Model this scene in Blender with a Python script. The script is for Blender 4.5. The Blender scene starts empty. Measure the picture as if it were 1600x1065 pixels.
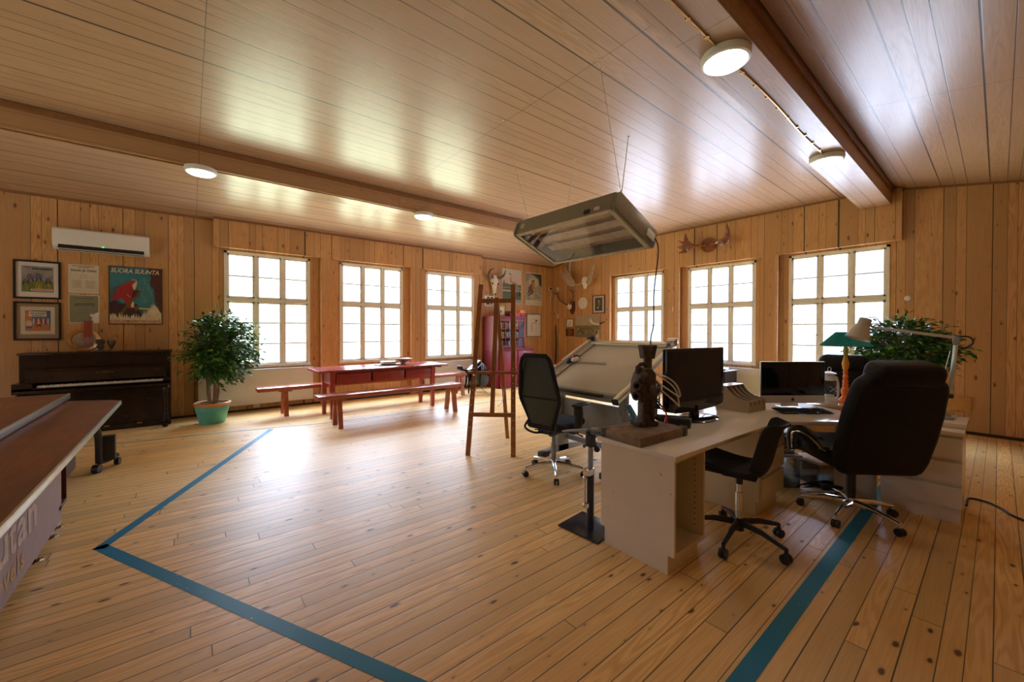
import bpy, bmesh, math, random
from mathutils import Vector, Matrix, Euler
R = math.radians
S = bpy.context.scene
C = S.collection

# ------------------------------------------------------------------ camera
YAW, PITCH, ROLL, FPX, CYPX = R(50.8575), R(0.5037), R(0.1504), 619.318, 519.82
EYE = Vector((0, 0, 1.55))
fw = Vector((math.cos(YAW), math.sin(YAW), 0)); rt = Vector((math.sin(YAW), -math.cos(YAW), 0)); up = Vector((0, 0, 1))
F = fw * math.cos(PITCH) - up * math.sin(PITCH); U = up * math.cos(PITCH) + fw * math.sin(PITCH)
R2 = rt * math.cos(ROLL) + U * math.sin(ROLL); U2 = U * math.cos(ROLL) - rt * math.sin(ROLL)
cd = bpy.data.cameras.new('camera'); cam = bpy.data.objects.new('camera', cd); C.objects.link(cam)
cam.matrix_world = Matrix(((R2.x, U2.x, -F.x, EYE.x), (R2.y, U2.y, -F.y, EYE.y), (R2.z, U2.z, -F.z, EYE.z), (0, 0, 0, 1)))
cd.sensor_width = 36; cd.lens = FPX / 1600 * 36; cd.shift_y = (CYPX - 532.5) / 1600; cd.clip_start = 0.05; cd.clip_end = 200
S.camera = cam

# ------------------------------------------------------------------ colour management
S.view_settings.view_transform = 'Standard'; S.view_settings.look = 'None'
S.view_settings.gamma = 1; S.view_settings.use_curve_mapping = False
S.view_settings.exposure = 0.68
S.cycles.use_denoising = True
S.cycles.max_bounces = 8; S.cycles.diffuse_bounces = 4; S.cycles.glossy_bounces = 4; S.cycles.transparent_max_bounces = 12
S.cycles.transmission_bounces = 4; S.cycles.sample_clamp_indirect = 6; S.cycles.caustics_reflective = False; S.cycles.caustics_refractive = False

# ------------------------------------------------------------------ daylight: bright overcast sky, lawn below the horizon
SKY, HOR = 30.0, 2.1
W = bpy.data.worlds.new('sky'); S.world = W; W.use_nodes = True
n = W.node_tree.nodes; l = W.node_tree.links; n.clear()
wo = n.new('ShaderNodeOutputWorld'); bg = n.new('ShaderNodeBackground'); l.new(bg.outputs[0], wo.inputs[0])
tc = n.new('ShaderNodeTexCoord'); sp = n.new('ShaderNodeSeparateXYZ'); l.new(tc.outputs['Generated'], sp.inputs[0])
rz = n.new('ShaderNodeMapRange'); rz.inputs[1].default_value = -0.10; rz.inputs[2].default_value = 0.16; l.new(sp.outputs['Z'], rz.inputs[0])
rs = n.new('ShaderNodeMath'); rs.operation = 'SUBTRACT'; l.new(sp.outputs['Y'], rs.inputs[0]); l.new(sp.outputs['X'], rs.inputs[1])
rx = n.new('ShaderNodeMapRange'); rx.inputs[1].default_value = -0.25; rx.inputs[2].default_value = 0.25; l.new(rs.outputs[0], rx.inputs[0])
def wmix(f, a, b):
    m = n.new('ShaderNodeMix'); m.data_type = 'RGBA'; l.new(f, m.inputs[0])
    for i, q in ((6, a), (7, b)):
        if isinstance(q, tuple): m.inputs[i].default_value = q + (1,)
        else: l.new(q, m.inputs[i])
    return m.outputs[2]
low = wmix(rx.outputs[0], (0.60, 0.71, 0.93), (0.62, 0.74, 0.52))
high = wmix(rx.outputs[0], (0.74, 0.93, 1.32), (0.78, 0.95, 1.24))
l.new(wmix(rz.outputs[0], low, high), bg.inputs[0])
# brightness with height: lawn, dim tree band added so muntins show, bright sky above
cr = n.new('ShaderNodeValToRGB'); cz = n.new('ShaderNodeMapRange'); cz.inputs[1].default_value = -1; cz.inputs[2].default_value = 1; l.new(sp.outputs['Z'], cz.inputs[0]); l.new(cz.outputs[0], cr.inputs[0])
els = cr.color_ramp.elements; els[0].position = .0; els[0].color = (.40, .40, .40, 1); els[1].position = 1.0; els[1].color = (1, 1, 1, 1)
for p_, v_ in ((.42, .34), (.455, HOR / SKY), (.585, HOR / SKY), (.66, .33), (.76, .85)):
    e_ = els.new(p_); e_.color = (v_, v_, v_, 1)
ms = n.new('ShaderNodeMath'); ms.operation = 'MULTIPLY'; l.new(cr.outputs[0], ms.inputs[0]); ms.inputs[1].default_value = SKY; l.new(ms.outputs[0], bg.inputs[1])

D1, D2, YR, XR = 8.945, 9.044, -1.3, -5.6        # inner faces of the four walls
WT, WB = 2.981, 0.824                              # window head and sill heights
WX = (0.494, 2.503, 4.517); WY = (6.631, 4.589, 2.585); WW = 1.429
def portal(loc, rot):
    ld = bpy.data.lights.new('window_portal', 'AREA'); ld.shape = 'RECTANGLE'; ld.size = WW; ld.size_y = WT - WB
    o = bpy.data.objects.new('window_portal', ld); o.location = loc; o.rotation_euler = rot; C.objects.link(o); ld.cycles.is_portal = True
WXR = (-2.9, -0.4, 2.1, 4.6); WYR = (6.4, 2.9)
for x in WX: portal((x + WW / 2, D1 + 0.12, (WT + WB) / 2), (R(-90), 0, 0))
for y in WY: portal((D2 + 0.12, y - WW / 2, (WT + WB) / 2), (R(90), 0, R(90)))
for y in WYR: portal((XR - 0.12, y - WW / 2, (WT + WB) / 2), (R(90), 0, R(-90)))

# ------------------------------------------------------------------ materials
MATS = {}
class NB:
    def __init__(s, name):
        s.m = bpy.data.materials.new(name); s.m.use_nodes = True; s.n = s.m.node_tree.nodes; s.l = s.m.node_tree.links
        s.b = s.n['Principled BSDF']; MATS[name] = s.m
    def node(s, t, **k):
        q = s.n.new(t)
        for a, v in k.items(): setattr(q, a, v)
        return q
    def inp(s, q, i, v):
        if v is None: return
        if isinstance(v, bpy.types.NodeSocket): s.l.new(v, q.inputs[i])
        else:
            d = q.inputs[i]
            if isinstance(v, tuple) and len(v) == 3 and d.type == 'RGBA': v = v + (1,)
            d.default_value = v
    def math(s, op, a, b=None, c=None):
        q = s.node('ShaderNodeMath', operation=op); s.inp(q, 0, a); s.inp(q, 1, b); s.inp(q, 2, c); return q.outputs[0]
    def comb(s, x, y, z):
        q = s.node('ShaderNodeCombineXYZ'); s.inp(q, 0, x); s.inp(q, 1, y); s.inp(q, 2, z); return q.outputs[0]
    def noise(s, v, scale, detail=3, rough=.55, dist=0.0):
        q = s.node('ShaderNodeTexNoise'); s.inp(q, 'Vector', v); s.inp(q, 'Scale', float(scale)); s.inp(q, 'Detail', float(detail)); s.inp(q, 'Roughness', rough); s.inp(q, 'Distortion', dist)
        return q.outputs[0]
    def mix(s, f, a, b):
        q = s.node('ShaderNodeMix', data_type='RGBA'); s.inp(q, 0, f); s.inp(q, 6, a); s.inp(q, 7, b); return q.outputs[2]
    def ramp(s, v, lo, hi, a=0.0, b=1.0):
        q = s.node('ShaderNodeMapRange'); s.inp(q, 0, v); s.inp(q, 1, lo); s.inp(q, 2, hi); s.inp(q, 3, a); s.inp(q, 4, b); return q.outputs[0]
    def bump(s, h, strength, dist):
        q = s.node('ShaderNodeBump'); s.inp(q, 'Height', h); s.inp(q, 'Strength', strength); s.inp(q, 'Distance', dist); s.l.new(q.outputs[0], s.b.inputs['Normal'])
    def set(s, **k):
        for a, v in k.items(): s.inp(s.b, {'col': 'Base Color', 'rough': 'Roughness', 'metal': 'Metallic', 'spec': 'Specular IOR Level', 'coat': 'Coat Weight', 'crough': 'Coat Roughness'}[a], v)

def mat(name, col, rough=.5, metal=0.0, var=.12, scale=18.0, bump=0.0, coat=0.0, spec=.5):
    s = NB(name); tcn = s.node('ShaderNodeTexCoord'); nz = s.noise(tcn.outputs['Object'], scale, 4)
    f = s.ramp(nz, .3, .7)
    a = tuple(c * (1 - var) for c in col); b = tuple(min(1, c * (1 + var)) for c in col)
    s.set(col=s.mix(f, a, b), rough=rough, metal=metal, coat=coat, crough=.1, spec=spec)
    if bump: s.bump(s.noise(tcn.outputs['Object'], scale * 6, 3), bump, .01)
    return s.m

def planks(name, across, along, width, ca, cb, knot=.5, rough=.45, gapw=.02, gapdark=.22, irr=.38, joint=None, cup=0.0, bumps=.3, coat=0.0, crough=.15, knotcol=(.15, .055, .018), ringamt=.5, kscale=1.0, bvar=.16, spec=.5, jlen=3.4):
    s = NB(name); tcn = s.node('ShaderNodeTexCoord'); q = s.node('ShaderNodeSeparateXYZ'); s.l.new(tcn.outputs['Object'], q.inputs[0])
    A, Lg = q.outputs[across], q.outputs[along]
    t = s.math('DIVIDE', s.math('ADD', A, 20.0), width)
    sn = s.math('SINE', s.math('MULTIPLY', t, 1.93)); sn2 = s.math('SINE', s.math('MULTIPLY', t, .83))
    t = s.math('ADD', t, s.math('ADD', s.math('MULTIPLY', sn, irr), s.math('MULTIPLY', sn2, irr * .5)))
    idx = s.math('FLOOR', t); fr = s.math('FRACT', t)
    wn = s.node('ShaderNodeTexWhiteNoise', noise_dimensions='1D'); s.l.new(idx, wn.inputs['W']); rv = wn.outputs[0]
    # boards along their run
    lj = s.math('DIVIDE', s.math('ADD', Lg, s.math('MULTIPLY', rv, 11.0)), jlen); lidx = s.math('FLOOR', lj); lfr = s.math('FRACT', lj)
    wn2 = s.node('ShaderNodeTexWhiteNoise', noise_dimensions='2D'); s.l.new(s.comb(idx, lidx, 0.0), wn2.inputs['Vector']); rv2 = wn2.outputs[0]
    off = s.math('MULTIPLY', rv2, 43.0)
    # growth rings
    v1 = s.comb(s.math('MULTIPLY', A, 7.0), s.math('ADD', s.math('MULTIPLY', Lg, .55), off), off)
    nz = s.noise(v1, 1.3, 2, .5)
    ring = s.math('SINE', s.math('MULTIPLY', nz, 70.0)); ring = s.ramp(ring, -.6, 1.0)
    v2 = s.comb(s.math('MULTIPLY', A, 90.0), s.math('MULTIPLY', Lg, 2.2), off); fine = s.noise(v2, 1.0, 4, .6)
    rw = s.ramp(rv2, .45, 1.0, .25, 1.35)
    g = s.math('ADD', s.math('MULTIPLY', ring, s.math('MULTIPLY', rw, ringamt)), s.math('MULTIPLY', s.ramp(fine, .3, .75), 1 - ringamt))
    col = s.mix(g, ca, cb)
    # board-to-board tone
    tone = s.ramp(rv2, 0.0, 1.0, 1 - bvar, 1 + bvar)
    # knots
    vk = s.comb(s.math('ADD', s.math('MULTIPLY', A, 7.5 * kscale), s.math('MULTIPLY', rv, 7.0)), s.math('ADD', s.math('MULTIPLY', Lg, 3.2 * kscale), off), 0.0)
    vo = s.node('ShaderNodeTexVoronoi', voronoi_dimensions='2D'); s.l.new(vk, vo.inputs['Vector']); s.inp(vo, 'Scale', 1.0)
    sc = s.node('ShaderNodeSeparateColor'); s.l.new(vo.outputs['Color'], sc.inputs[0])
    kr = s.math('MULTIPLY', s.math('MULTIPLY', sc.outputs[1], sc.outputs[1]), .11); keep = s.math('LESS_THAN', sc.outputs[0], knot)
    kd = s.math('ADD', vo.outputs['Distance'], s.math('MULTIPLY', s.noise(vk, 6.0, 3), .09))
    km = s.math('MULTIPLY', s.math('SUBTRACT', 1.0, s.ramp(s.math('SUBTRACT', kd, kr), .03, .085)), keep)
    halo = s.math('MULTIPLY', s.math('SUBTRACT', 1.0, s.ramp(s.math('SUBTRACT', kd, kr), .02, .20)), keep)
    col = s.mix(s.math('MULTIPLY', halo, .35), col, tuple(c * .55 for c in ca)); col = s.mix(km, col, knotcol)
    vm = s.node('ShaderNodeMix', data_type='RGBA', blend_type='MULTIPLY'); s.inp(vm, 0, 1.0); s.l.new(col, vm.inputs[6])
    s.l.new(s.comb(tone, tone, tone), vm.inputs[7]); col = vm.outputs[2]
    edge = s.math('MINIMUM', fr, s.math('SUBTRACT', 1.0, fr)); gap = s.math('SUBTRACT', 1.0, s.ramp(edge, gapw * .5, gapw))
    if joint == 'random':
        e2 = s.math('MINIMUM', lfr, s.math('SUBTRACT', 1.0, lfr)); gap = s.math('MAXIMUM', gap, s.math('MULTIPLY', s.math('LESS_THAN', e2, .0009), .8))
    elif joint:
        jf = s.math('FRACT', s.math('DIVIDE', s.math('ADD', Lg, 26.6 - .1), 2.66)); gap = s.math('MAXIMUM', gap, s.math('MULTIPLY', s.math('LESS_THAN', jf, .0024), .75))
    col = s.mix(gap, col, tuple(c * gapdark for c in ca))
    h = s.math('SUBTRACT', s.math('MULTIPLY', fine, .15), gap)
    if cup: h = s.math('ADD', h, s.math('MULTIPLY', s.math('MULTIPLY', fr, s.math('SUBTRACT', 1.0, fr)), cup))
    h = s.math('ADD', h, s.math('MULTIPLY', s.noise(s.comb(s.math('MULTIPLY', A, 3.0), s.math('MULTIPLY', Lg, 1.1), off), 1.0, 1), 1.2))
    s.bump(h, bumps, .002); s.set(col=col, rough=s.ramp(fine, .2, .8, rough * .85, rough * 1.15), coat=coat, crough=crough, spec=spec)
    return s.m

P1, P2 = (.62, .355, .155), (.46, .235, .088)
M_wallX = planks('pine_wall_north', 0, 2, .165, P1, P2, kscale=1.0, jlen=60.0, knotcol=(.22, .09, .032), knot=.46, rough=.38, gapw=.027, gapdark=.12, spec=.4)
M_wallY = planks('pine_wall_east', 1, 2, .165, P1, P2, kscale=1.0, jlen=60.0, knotcol=(.22, .09, .032), knot=.46, rough=.38, gapw=.027, gapdark=.12, spec=.4)
M_floor = planks('pine_floor', 1, 0, .098, (.88, .57, .215), (.68, .385, .12), knot=.42, rough=.42, gapw=.03, gapdark=.10, irr=.12, joint='random', cup=2.2, bumps=.5, spec=.7, kscale=1.2, ringamt=.55)
M_ceil = planks('ceiling_board', 1, 0, .165, (.54, .355, .23), (.41, .255, .15), knot=.0, rough=.30, gapw=.034, gapdark=.12, irr=.25, joint='grid', bumps=.16, ringamt=.45, bvar=.07, spec=.5)
M_beamside = planks('beam_board', 2, 0, .145, (.50, .30, .15), (.40, .22, .10), knot=.0, rough=.32, gapw=.014, irr=.0, joint='grid', bumps=.12, bvar=.04)
M_pine = planks('pine_trim', 0, 2, .6, P1, P2, knot=.2, rough=.4, gapw=.0, irr=0)
M_round = mat('pine_round_moulding', (.60, .34, .16), .4)
M_moulding = mat('brown_moulding', (.27, .12, .045), .4)
M_skirt = mat('dark_skirting', (.035, .02, .014), .5)
M_white = mat('white_lacquer', (.76, .67, .52), .22, var=.03, scale=4)
M_whitetop = mat('white_desktop', (.80, .75, .65), .13, var=.02, scale=4)
M_whiteplastic = mat('white_plastic', (.78, .77, .76), .35, var=.02)
M_cream = mat('cream_window_paint', (.84, .82, .73), .4, var=.06)
M_radiator = mat('radiator_enamel', (.70, .67, .63), .4, var=.03, scale=3)
M_black = mat('black_leather', (.006, .006, .0055), .5, spec=.25, var=.3, bump=.25, scale=30)
M_blackfab = mat('black_fabric', (.014, .014, .015), .85, var=.3, bump=.3, scale=60)
M_mesh = mat('chair_mesh_fabric', (.045, .055, .04), .55, var=.25, scale=90)
M_blackpl = mat('black_plastic', (.015, .015, .016), .4, var=.2)
M_gloss = mat('black_gloss_plastic', (.006, .006, .007), .08, var=.1)
M_screen = mat('dark_screen', (.006, .006, .007), .06, var=.1, spec=.35)
M_screenmat = mat('matt_dark_screen', (.008, .008, .009), .3, var=.1, spec=.3)
M_chrome = mat('chrome', (.75, .75, .76), .12, metal=1, var=.03)
M_alu = mat('brushed_aluminium', (.75, .80, .72), .3, metal=1, var=.06)
M_greymetal = mat('grey_painted_metal', (.32, .33, .32), .4, var=.06)
M_taupe = mat('taupe_painted_metal', (.25, .225, .17), .32, var=.05, spec=.6)
M_board = mat('drafting_board_cream', (.62, .60, .50), .35, var=.04, scale=3)
M_iron = mat('rusty_cast_iron', (.085, .058, .038), .55, metal=.2, var=.6, bump=.6, scale=22)
M_oldwood = mat('worn_grey_wood', (.23, .155, .095), .7, var=.35, bump=.4, scale=14)
M_pianoM = mat('dark_piano_wood', (.022, .012, .008), .25, var=.3, scale=5, spec=.4)
M_red = mat('red_painted_wood', (.36, .045, .035), .3, var=.14, scale=7)
M_redtop = mat('worn_red_tabletop', (.33, .06, .05), .2, var=.2, scale=6)
M_bench = mat('red_brown_bench', (.36, .095, .045), .22, var=.18, scale=6)
M_pink = mat('magenta_red_cabinet', (.27, .02, .045), .35, var=.15, scale=6)
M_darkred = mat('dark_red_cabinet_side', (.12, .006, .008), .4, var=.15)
M_easel = mat('easel_oak', (.36, .135, .03), .38, var=.18, scale=9)
M_brass = mat('aged_brass', (.62, .36, .14), .28, metal=1, var=.1)
M_pewter = mat('tarnished_pewter', (.16, .14, .12), .4, metal=.9, var=.2)
M_bone = mat('bleached_bone', (.78, .73, .60), .5, var=.1, bump=.2)
M_antler = mat('brown_antler', (.19, .10, .055), .5, var=.35, scale=25)
M_antlerp = mat('pale_antler', (.42, .31, .21), .5, var=.25, scale=25)
M_antlerv = mat('varnished_antler', (.21, .055, .011), .15, var=.4, scale=20, coat=.6)
M_leaf = mat('ficus_leaf', (.045, .16, .028), .32, var=.55, scale=7)
M_leafl = mat('young_ficus_leaf', (.19, .42, .05), .35, var=.4, scale=7)
M_stem = mat('ficus_bark', (.24, .15, .085), .7, var=.2)
M_soil = mat('potting_soil', (.03, .02, .012), .9, var=.3)
M_pot = mat('turquoise_glazed_pot', (.09, .42, .35), .45, var=.05)
M_potrim = mat('ochre_pot_rim', (.55, .24, .05), .5, var=.08)
M_paper = mat('aged_paper', (.66, .60, .47), .7, var=.05)
M_papergreen = mat('grey_green_paper', (.24, .24, .16), .7, var=.06)
M_paperw = mat('white_paper', (.80, .78, .74), .7, var=.02)
M_matgrey = mat('grey_passepartout', (.78, .75, .74), .7, var=.02)
M_mattan = mat('tan_passepartout', (.34, .24, .155), .7, var=.03)
M_blackfr = mat('black_frame', (.01, .01, .01), .3)
M_ink = mat('black_ink', (.03, .028, .025), .6)
M_inkgrey = mat('faded_ink', (.30, .28, .22), .6)
M_teal = mat('poster_teal', (.035, .20, .26), .5, var=.08)
M_teal2 = mat('poster_light_teal', (.09, .30, .34), .5)
M_pred = mat('poster_red', (.33, .02, .025), .5)
M_pcream = mat('poster_cream', (.68, .58, .38), .5)
M_pbrown = mat('poster_brown', (.075, .022, .02), .5)
M_ppurple = mat('poster_plum', (.05, .02, .035), .5)
M_poak = mat('poster_ochre_brown', (.16, .075, .02), .5)
M_yellow = mat('printed_yellow', (.72, .50, .03), .5)
M_pblue = mat('printed_blue', (.09, .16, .30), .5)
M_pgreen = mat('printed_green', (.22, .26, .06), .5)
M_pgrey = mat('printed_grey_sky', (.30, .34, .36), .5)
M_porange = mat('printed_orange', (.55, .20, .08), .5)
M_pred2 = mat('printed_red', (.55, .04, .03), .5)
M_sky1 = mat('print_pink_sky', (.68, .46, .36), .6)
M_sky2 = mat('print_beige_sky', (.62, .57, .44), .6)
M_pgr3 = mat('print_marsh_green', (.13, .17, .10), .6)
M_birdgrey = mat('print_bird_grey', (.30, .29, .26), .6)
M_birddk = mat('print_dark_grey', (.06, .055, .05), .6)
M_owl = mat('print_owl_brown', (.16, .09, .055), .6)
M_rock = mat('print_rock', (.42, .36, .29), .6, var=.25)
M_sepia = mat('sepia_field', (.20, .16, .075), .6, var=.4, scale=30)
M_sepial = mat('sepia_sky', (.42, .34, .22), .6)
M_gold = mat('gold_frame', (.48, .22, .04), .35, metal=.3)
M_tabletan = None
M_shade = mat('teal_pleated_shade', (.012, .30, .29), .6, var=.08)
M_lampor = mat('orange_lacquer', (.85, .17, .01), .25, var=.05)
M_lampol = mat('olive_yellow_lacquer', (.45, .42, .08), .25, var=.05)
M_lampye = mat('amber_lacquer', (.80, .34, .02), .25, var=.05)
M_greige = mat('beige_lamp_metal', (.56, .52, .43), .35, var=.03)
M_plate = mat('black_base_plate', (.02, .022, .028), .25, var=.2)
M_tape = None
M_box = mat('raw_cardboard', (.46, .36, .25), .7, var=.06)
M_clear = mat('translucent_bin_plastic', (.40, .41, .40), .3, var=.15)
M_ply = mat('birch_ply', (.56, .30, .09), .45, var=.1)
M_blue = mat('blue_metal', (.06, .22, .36), .4)
M_pink2 = mat('pink_card', (.75, .12, .25), .5)
M_orange = mat('orange_card', (.80, .28, .08), .5)
M_redpl = mat('red_plastic', (.55, .01, .01), .35)
M_glassb = mat('book_spines', (.30, .22, .15), .6, var=.7, scale=60)
M_mauve = mat('mauve_painted_panel', (.30, .215, .215), .5, var=.06)
M_letter = mat('faded_lettering', (.52, .44, .40), .6)
M_letter2 = mat('faded_gold_lettering', (.50, .34, .13), .6)
M_dkred = mat('dark_red_wood', (.11, .02, .012), .4)
M_bin = mat('dark_grey_bin', (.10, .10, .10), .4)
M_cable = mat('black_cable', (.012, .012, .012), .45)
M_whcable = mat('white_cable', (.75, .73, .66), .4)
M_outlet = mat('cream_plastic', (.70, .64, .52), .4)
M_ivory = mat('ivory_keys', (.74, .68, .55), .3, var=.04)
M_backdark = mat('bookshelf_brown', (.05, .025, .014), .5)

def emit(name, col, st):
    s = NB(name); e = s.node('ShaderNodeEmission'); s.inp(e, 0, col); s.inp(e, 1, st); s.l.new(e.outputs[0], s.n['Material Output'].inputs[0]); return s.m
M_lamp = emit('lit_diffuser', (1.0, .84, .62), 16.0)
M_led = emit('green_led', (.1, 1.0, .2), 2.0)

def glass(name, refl=.08, tint=(1, 1, 1)):
    s = NB(name); t = s.node('ShaderNodeBsdfTransparent'); s.inp(t, 0, tint); g = s.node('ShaderNodeBsdfGlossy'); s.inp(g, 'Roughness', .02)
    m = s.node('ShaderNodeMixShader'); lw = s.node('ShaderNodeLayerWeight'); s.inp(lw, 'Blend', .5)
    f = s.math('ADD', s.math('MULTIPLY', s.math('POWER', lw.outputs['Facing'], 5.0), .9), refl)
    s.l.new(s.math('MINIMUM', f, .9), m.inputs[0]); s.l.new(t.outputs[0], m.inputs[1]); s.l.new(g.outputs[0], m.inputs[2]); s.l.new(m.outputs[0], s.n['Material Output'].inputs[0]); return s.m
M_walnut = mat('dark_walnut', (.028, .016, .012), .5, spec=.2)
M_glass = glass('window_glass', .03)
M_picglass = glass('picture_glass', .04)
M_hoodglass = glass('hood_glass', .10, (.95, .96, .98))
M_binpl = glass('clear_bin_plastic', .06, (.62, .65, .66))

def tabletop():
    s = NB('brown_tabletop'); t = s.node('ShaderNodeTexCoord'); q = s.node('ShaderNodeMapping'); s.l.new(t.outputs['Object'], q.inputs[0]); q.inputs['Scale'].default_value = (9, 1.2, 1)
    q.inputs['Rotation'].default_value = (0, 0, .5)
    a = s.noise(q.outputs[0], 3.0, 5, .6); b = s.noise(t.outputs['Object'], 1.6, 2)
    c = s.mix(s.ramp(a, .3, .7), (.17, .055, .013), (.27, .105, .03)); c = s.mix(s.ramp(b, .35, .75), c, (.14, .06, .03)); s.set(col=c, rough=.5, spec=.22); return s.m
M_tabletan = tabletop()
def tape():
    s = NB('worn_blue_tape'); t = s.node('ShaderNodeTexCoord'); a = s.noise(t.outputs['Object'], 26.0, 4, .7); b = s.noise(t.outputs['Object'], 2.1, 2)
    f = s.math('MULTIPLY', s.ramp(a, .66, .69), s.ramp(b, .45, .55)); s.set(col=s.mix(f, (.006, .19, .33), (.60, .40, .18)), rough=.4, spec=.3); return s.m
M_tape = tape()

# ------------------------------------------------------------------ mesh helpers
class MB:
    def __init__(s): s.bm = bmesh.new(); s.mats = []
    def mi(s, m):
        if m is None: return 0
        if m not in s.mats: s.mats.append(m)
        return s.mats.index(m)
    def _fin(s, vs, fs, M, m, bev=0.0, seg=2):
        if M is not None: bmesh.ops.transform(s.bm, matrix=M, verts=vs)
        if bev > 0:
            es = list({e for f in fs for e in f.edges})
            r = bmesh.ops.bevel(s.bm, geom=es, offset=bev, segments=seg, affect='EDGES', profile=.5); fs = [f for f in fs if f.is_valid] + r['faces']
        i = s.mi(m)
        for f in fs:
            if f.is_valid: f.material_index = i
    def box(s, c, size, rot=None, m=None, bev=0.0, seg=2):
        r = bmesh.ops.create_cube(s.bm, size=1); vs = r['verts']; fs = list({f for v in vs for f in v.link_faces})
        M = Matrix.Translation(c) @ (rot.to_4x4() if rot is not None else Matrix()) @ Matrix.Diagonal((*size, 1)); s._fin(vs, fs, M, m, bev, seg); return s
    def bb(s, x0, x1, y0, y1, z0, z1, m=None, bev=0.0): return s.box(((x0 + x1) / 2, (y0 + y1) / 2, (z0 + z1) / 2), (abs(x1 - x0), abs(y1 - y0), abs(z1 - z0)), None, m, bev)
    def poly(s, pts, m=None):
        f = s.bm.faces.new([s.bm.verts.new(p) for p in pts]); f.material_index = s.mi(m); return s
    def prism(s, pts, d, m=None, bev=0.0, seg=2):
        """polygon pts (3-D, planar) extruded along vector d"""
        d = Vector(d); a = [s.bm.verts.new(p) for p in pts]; b = [s.bm.verts.new(Vector(p) + d) for p in pts]; k = len(pts)
        fs = [s.bm.faces.new(a), s.bm.faces.new(b[::-1])] + [s.bm.faces.new((a[i], b[i], b[(i + 1) % k], a[(i + 1) % k])) for i in range(k)]
        bmesh.ops.recalc_face_normals(s.bm, faces=fs); s._fin(a + b, fs, None, m, bev, seg); return s
    def cyl(s, p0, p1, r0, r1=None, seg=16, m=None, cap=True):
        p0, p1 = Vector(p0), Vector(p1); r1 = r0 if r1 is None else r1; d = p1 - p0
        r = bmesh.ops.create_cone(s.bm, cap_ends=cap, segments=seg, radius1=r0, radius2=r1, depth=d.length); vs = r['verts']; fs = list({f for v in vs for f in v.link_faces})
        M = Matrix.Translation((p0 + p1) / 2) @ d.to_track_quat('Z', 'Y').to_matrix().to_4x4(); s._fin(vs, fs, M, m); return s
    def tube(s, pts, r, seg=8, m=None, flat=1.0, close=False):
        pts = [Vector(p) for p in pts]; rr = r if isinstance(r, (list, tuple)) else [r] * len(pts); rings = []; n0 = None; i = s.mi(m); N = len(pts)
        for k in range(N):
            if close: t = pts[(k + 1) % N] - pts[k - 1]
            else: t = pts[min(k + 1, N - 1)] - pts[max(k - 1, 0)]
            t.normalize()
            if n0 is None: n0 = t.orthogonal().normalized()
            n0 = (n0 - t * n0.dot(t)); n0 = n0.normalized() if n0.length > 1e-6 else t.orthogonal().normalized(); b = t.cross(n0)
            rings.append([s.bm.verts.new(pts[k] + (n0 * math.cos(2 * math.pi * j / seg) + b * math.sin(2 * math.pi * j / seg) * flat) * rr[k]) for j in range(seg)])
        rg = range(N if close else N - 1)
        for k in rg:
            A, B = rings[k], rings[(k + 1) % N]
            for j in range(seg): s.bm.faces.new((A[j], A[(j + 1) % seg], B[(j + 1) % seg], B[j])).material_index = i
        if not close:
            s.bm.faces.new(rings[0][::-1]).material_index = i; s.bm.faces.new(rings[-1]).material_index = i
        return s
    def lathe(s, prof, c=(0, 0, 0), seg=24, m=None, sx=1.0, sy=1.0, rot=None):
        i = s.mi(m); rings = []; M = Matrix.Translation(c) @ (rot.to_4x4() if rot is not None else Matrix())
        for (r, z) in prof: rings.append([s.bm.verts.new(M @ Vector((r * sx * math.cos(2 * math.pi * j / seg), r * sy * math.sin(2 * math.pi * j / seg), z))) for j in range(seg)])
        for k in range(len(rings) - 1):
            for j in range(seg): s.bm.faces.new((rings[k][j], rings[k][(j + 1) % seg], rings[k + 1][(j + 1) % seg], rings[k + 1][j])).material_index = i
        if prof[0][0] > 1e-4: s.bm.faces.new(rings[0][::-1]).material_index = i
        if prof[-1][0] > 1e-4: s.bm.faces.new(rings[-1]).material_index = i
        return s
    def ball(s, c, r, m=None, sc=(1, 1, 1), seg=14):
        q = bmesh.ops.create_uvsphere(s.bm, u_segments=seg, v_segments=max(6, seg // 2 + 2), radius=1); vs = q['verts']; fs = list({f for v in vs for f in v.link_faces})
        s._fin(vs, fs, Matrix.Translation(c) @ Matrix.Diagonal((r * sc[0], r * sc[1], r * sc[2], 1)), m); return s
    def build(s, name, m=None, parent=None, ang=35, loc=None):
        me = bpy.data.meshes.new(name); bmesh.ops.remove_doubles(s.bm, verts=s.bm.verts, dist=1e-6)
        s.bm.to_mesh(me); s.bm.free()
        if s.mats:
            for q in s.mats: me.materials.append(q)
        else: me.materials.append(m)
        for p in me.polygons: p.use_smooth = True
        me.set_sharp_from_angle(angle=R(ang))
        o = bpy.data.objects.new(name, me); C.objects.link(o)
        if parent is not None: o.parent = parent
        if loc is not None: o.location = loc
        return o

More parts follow.
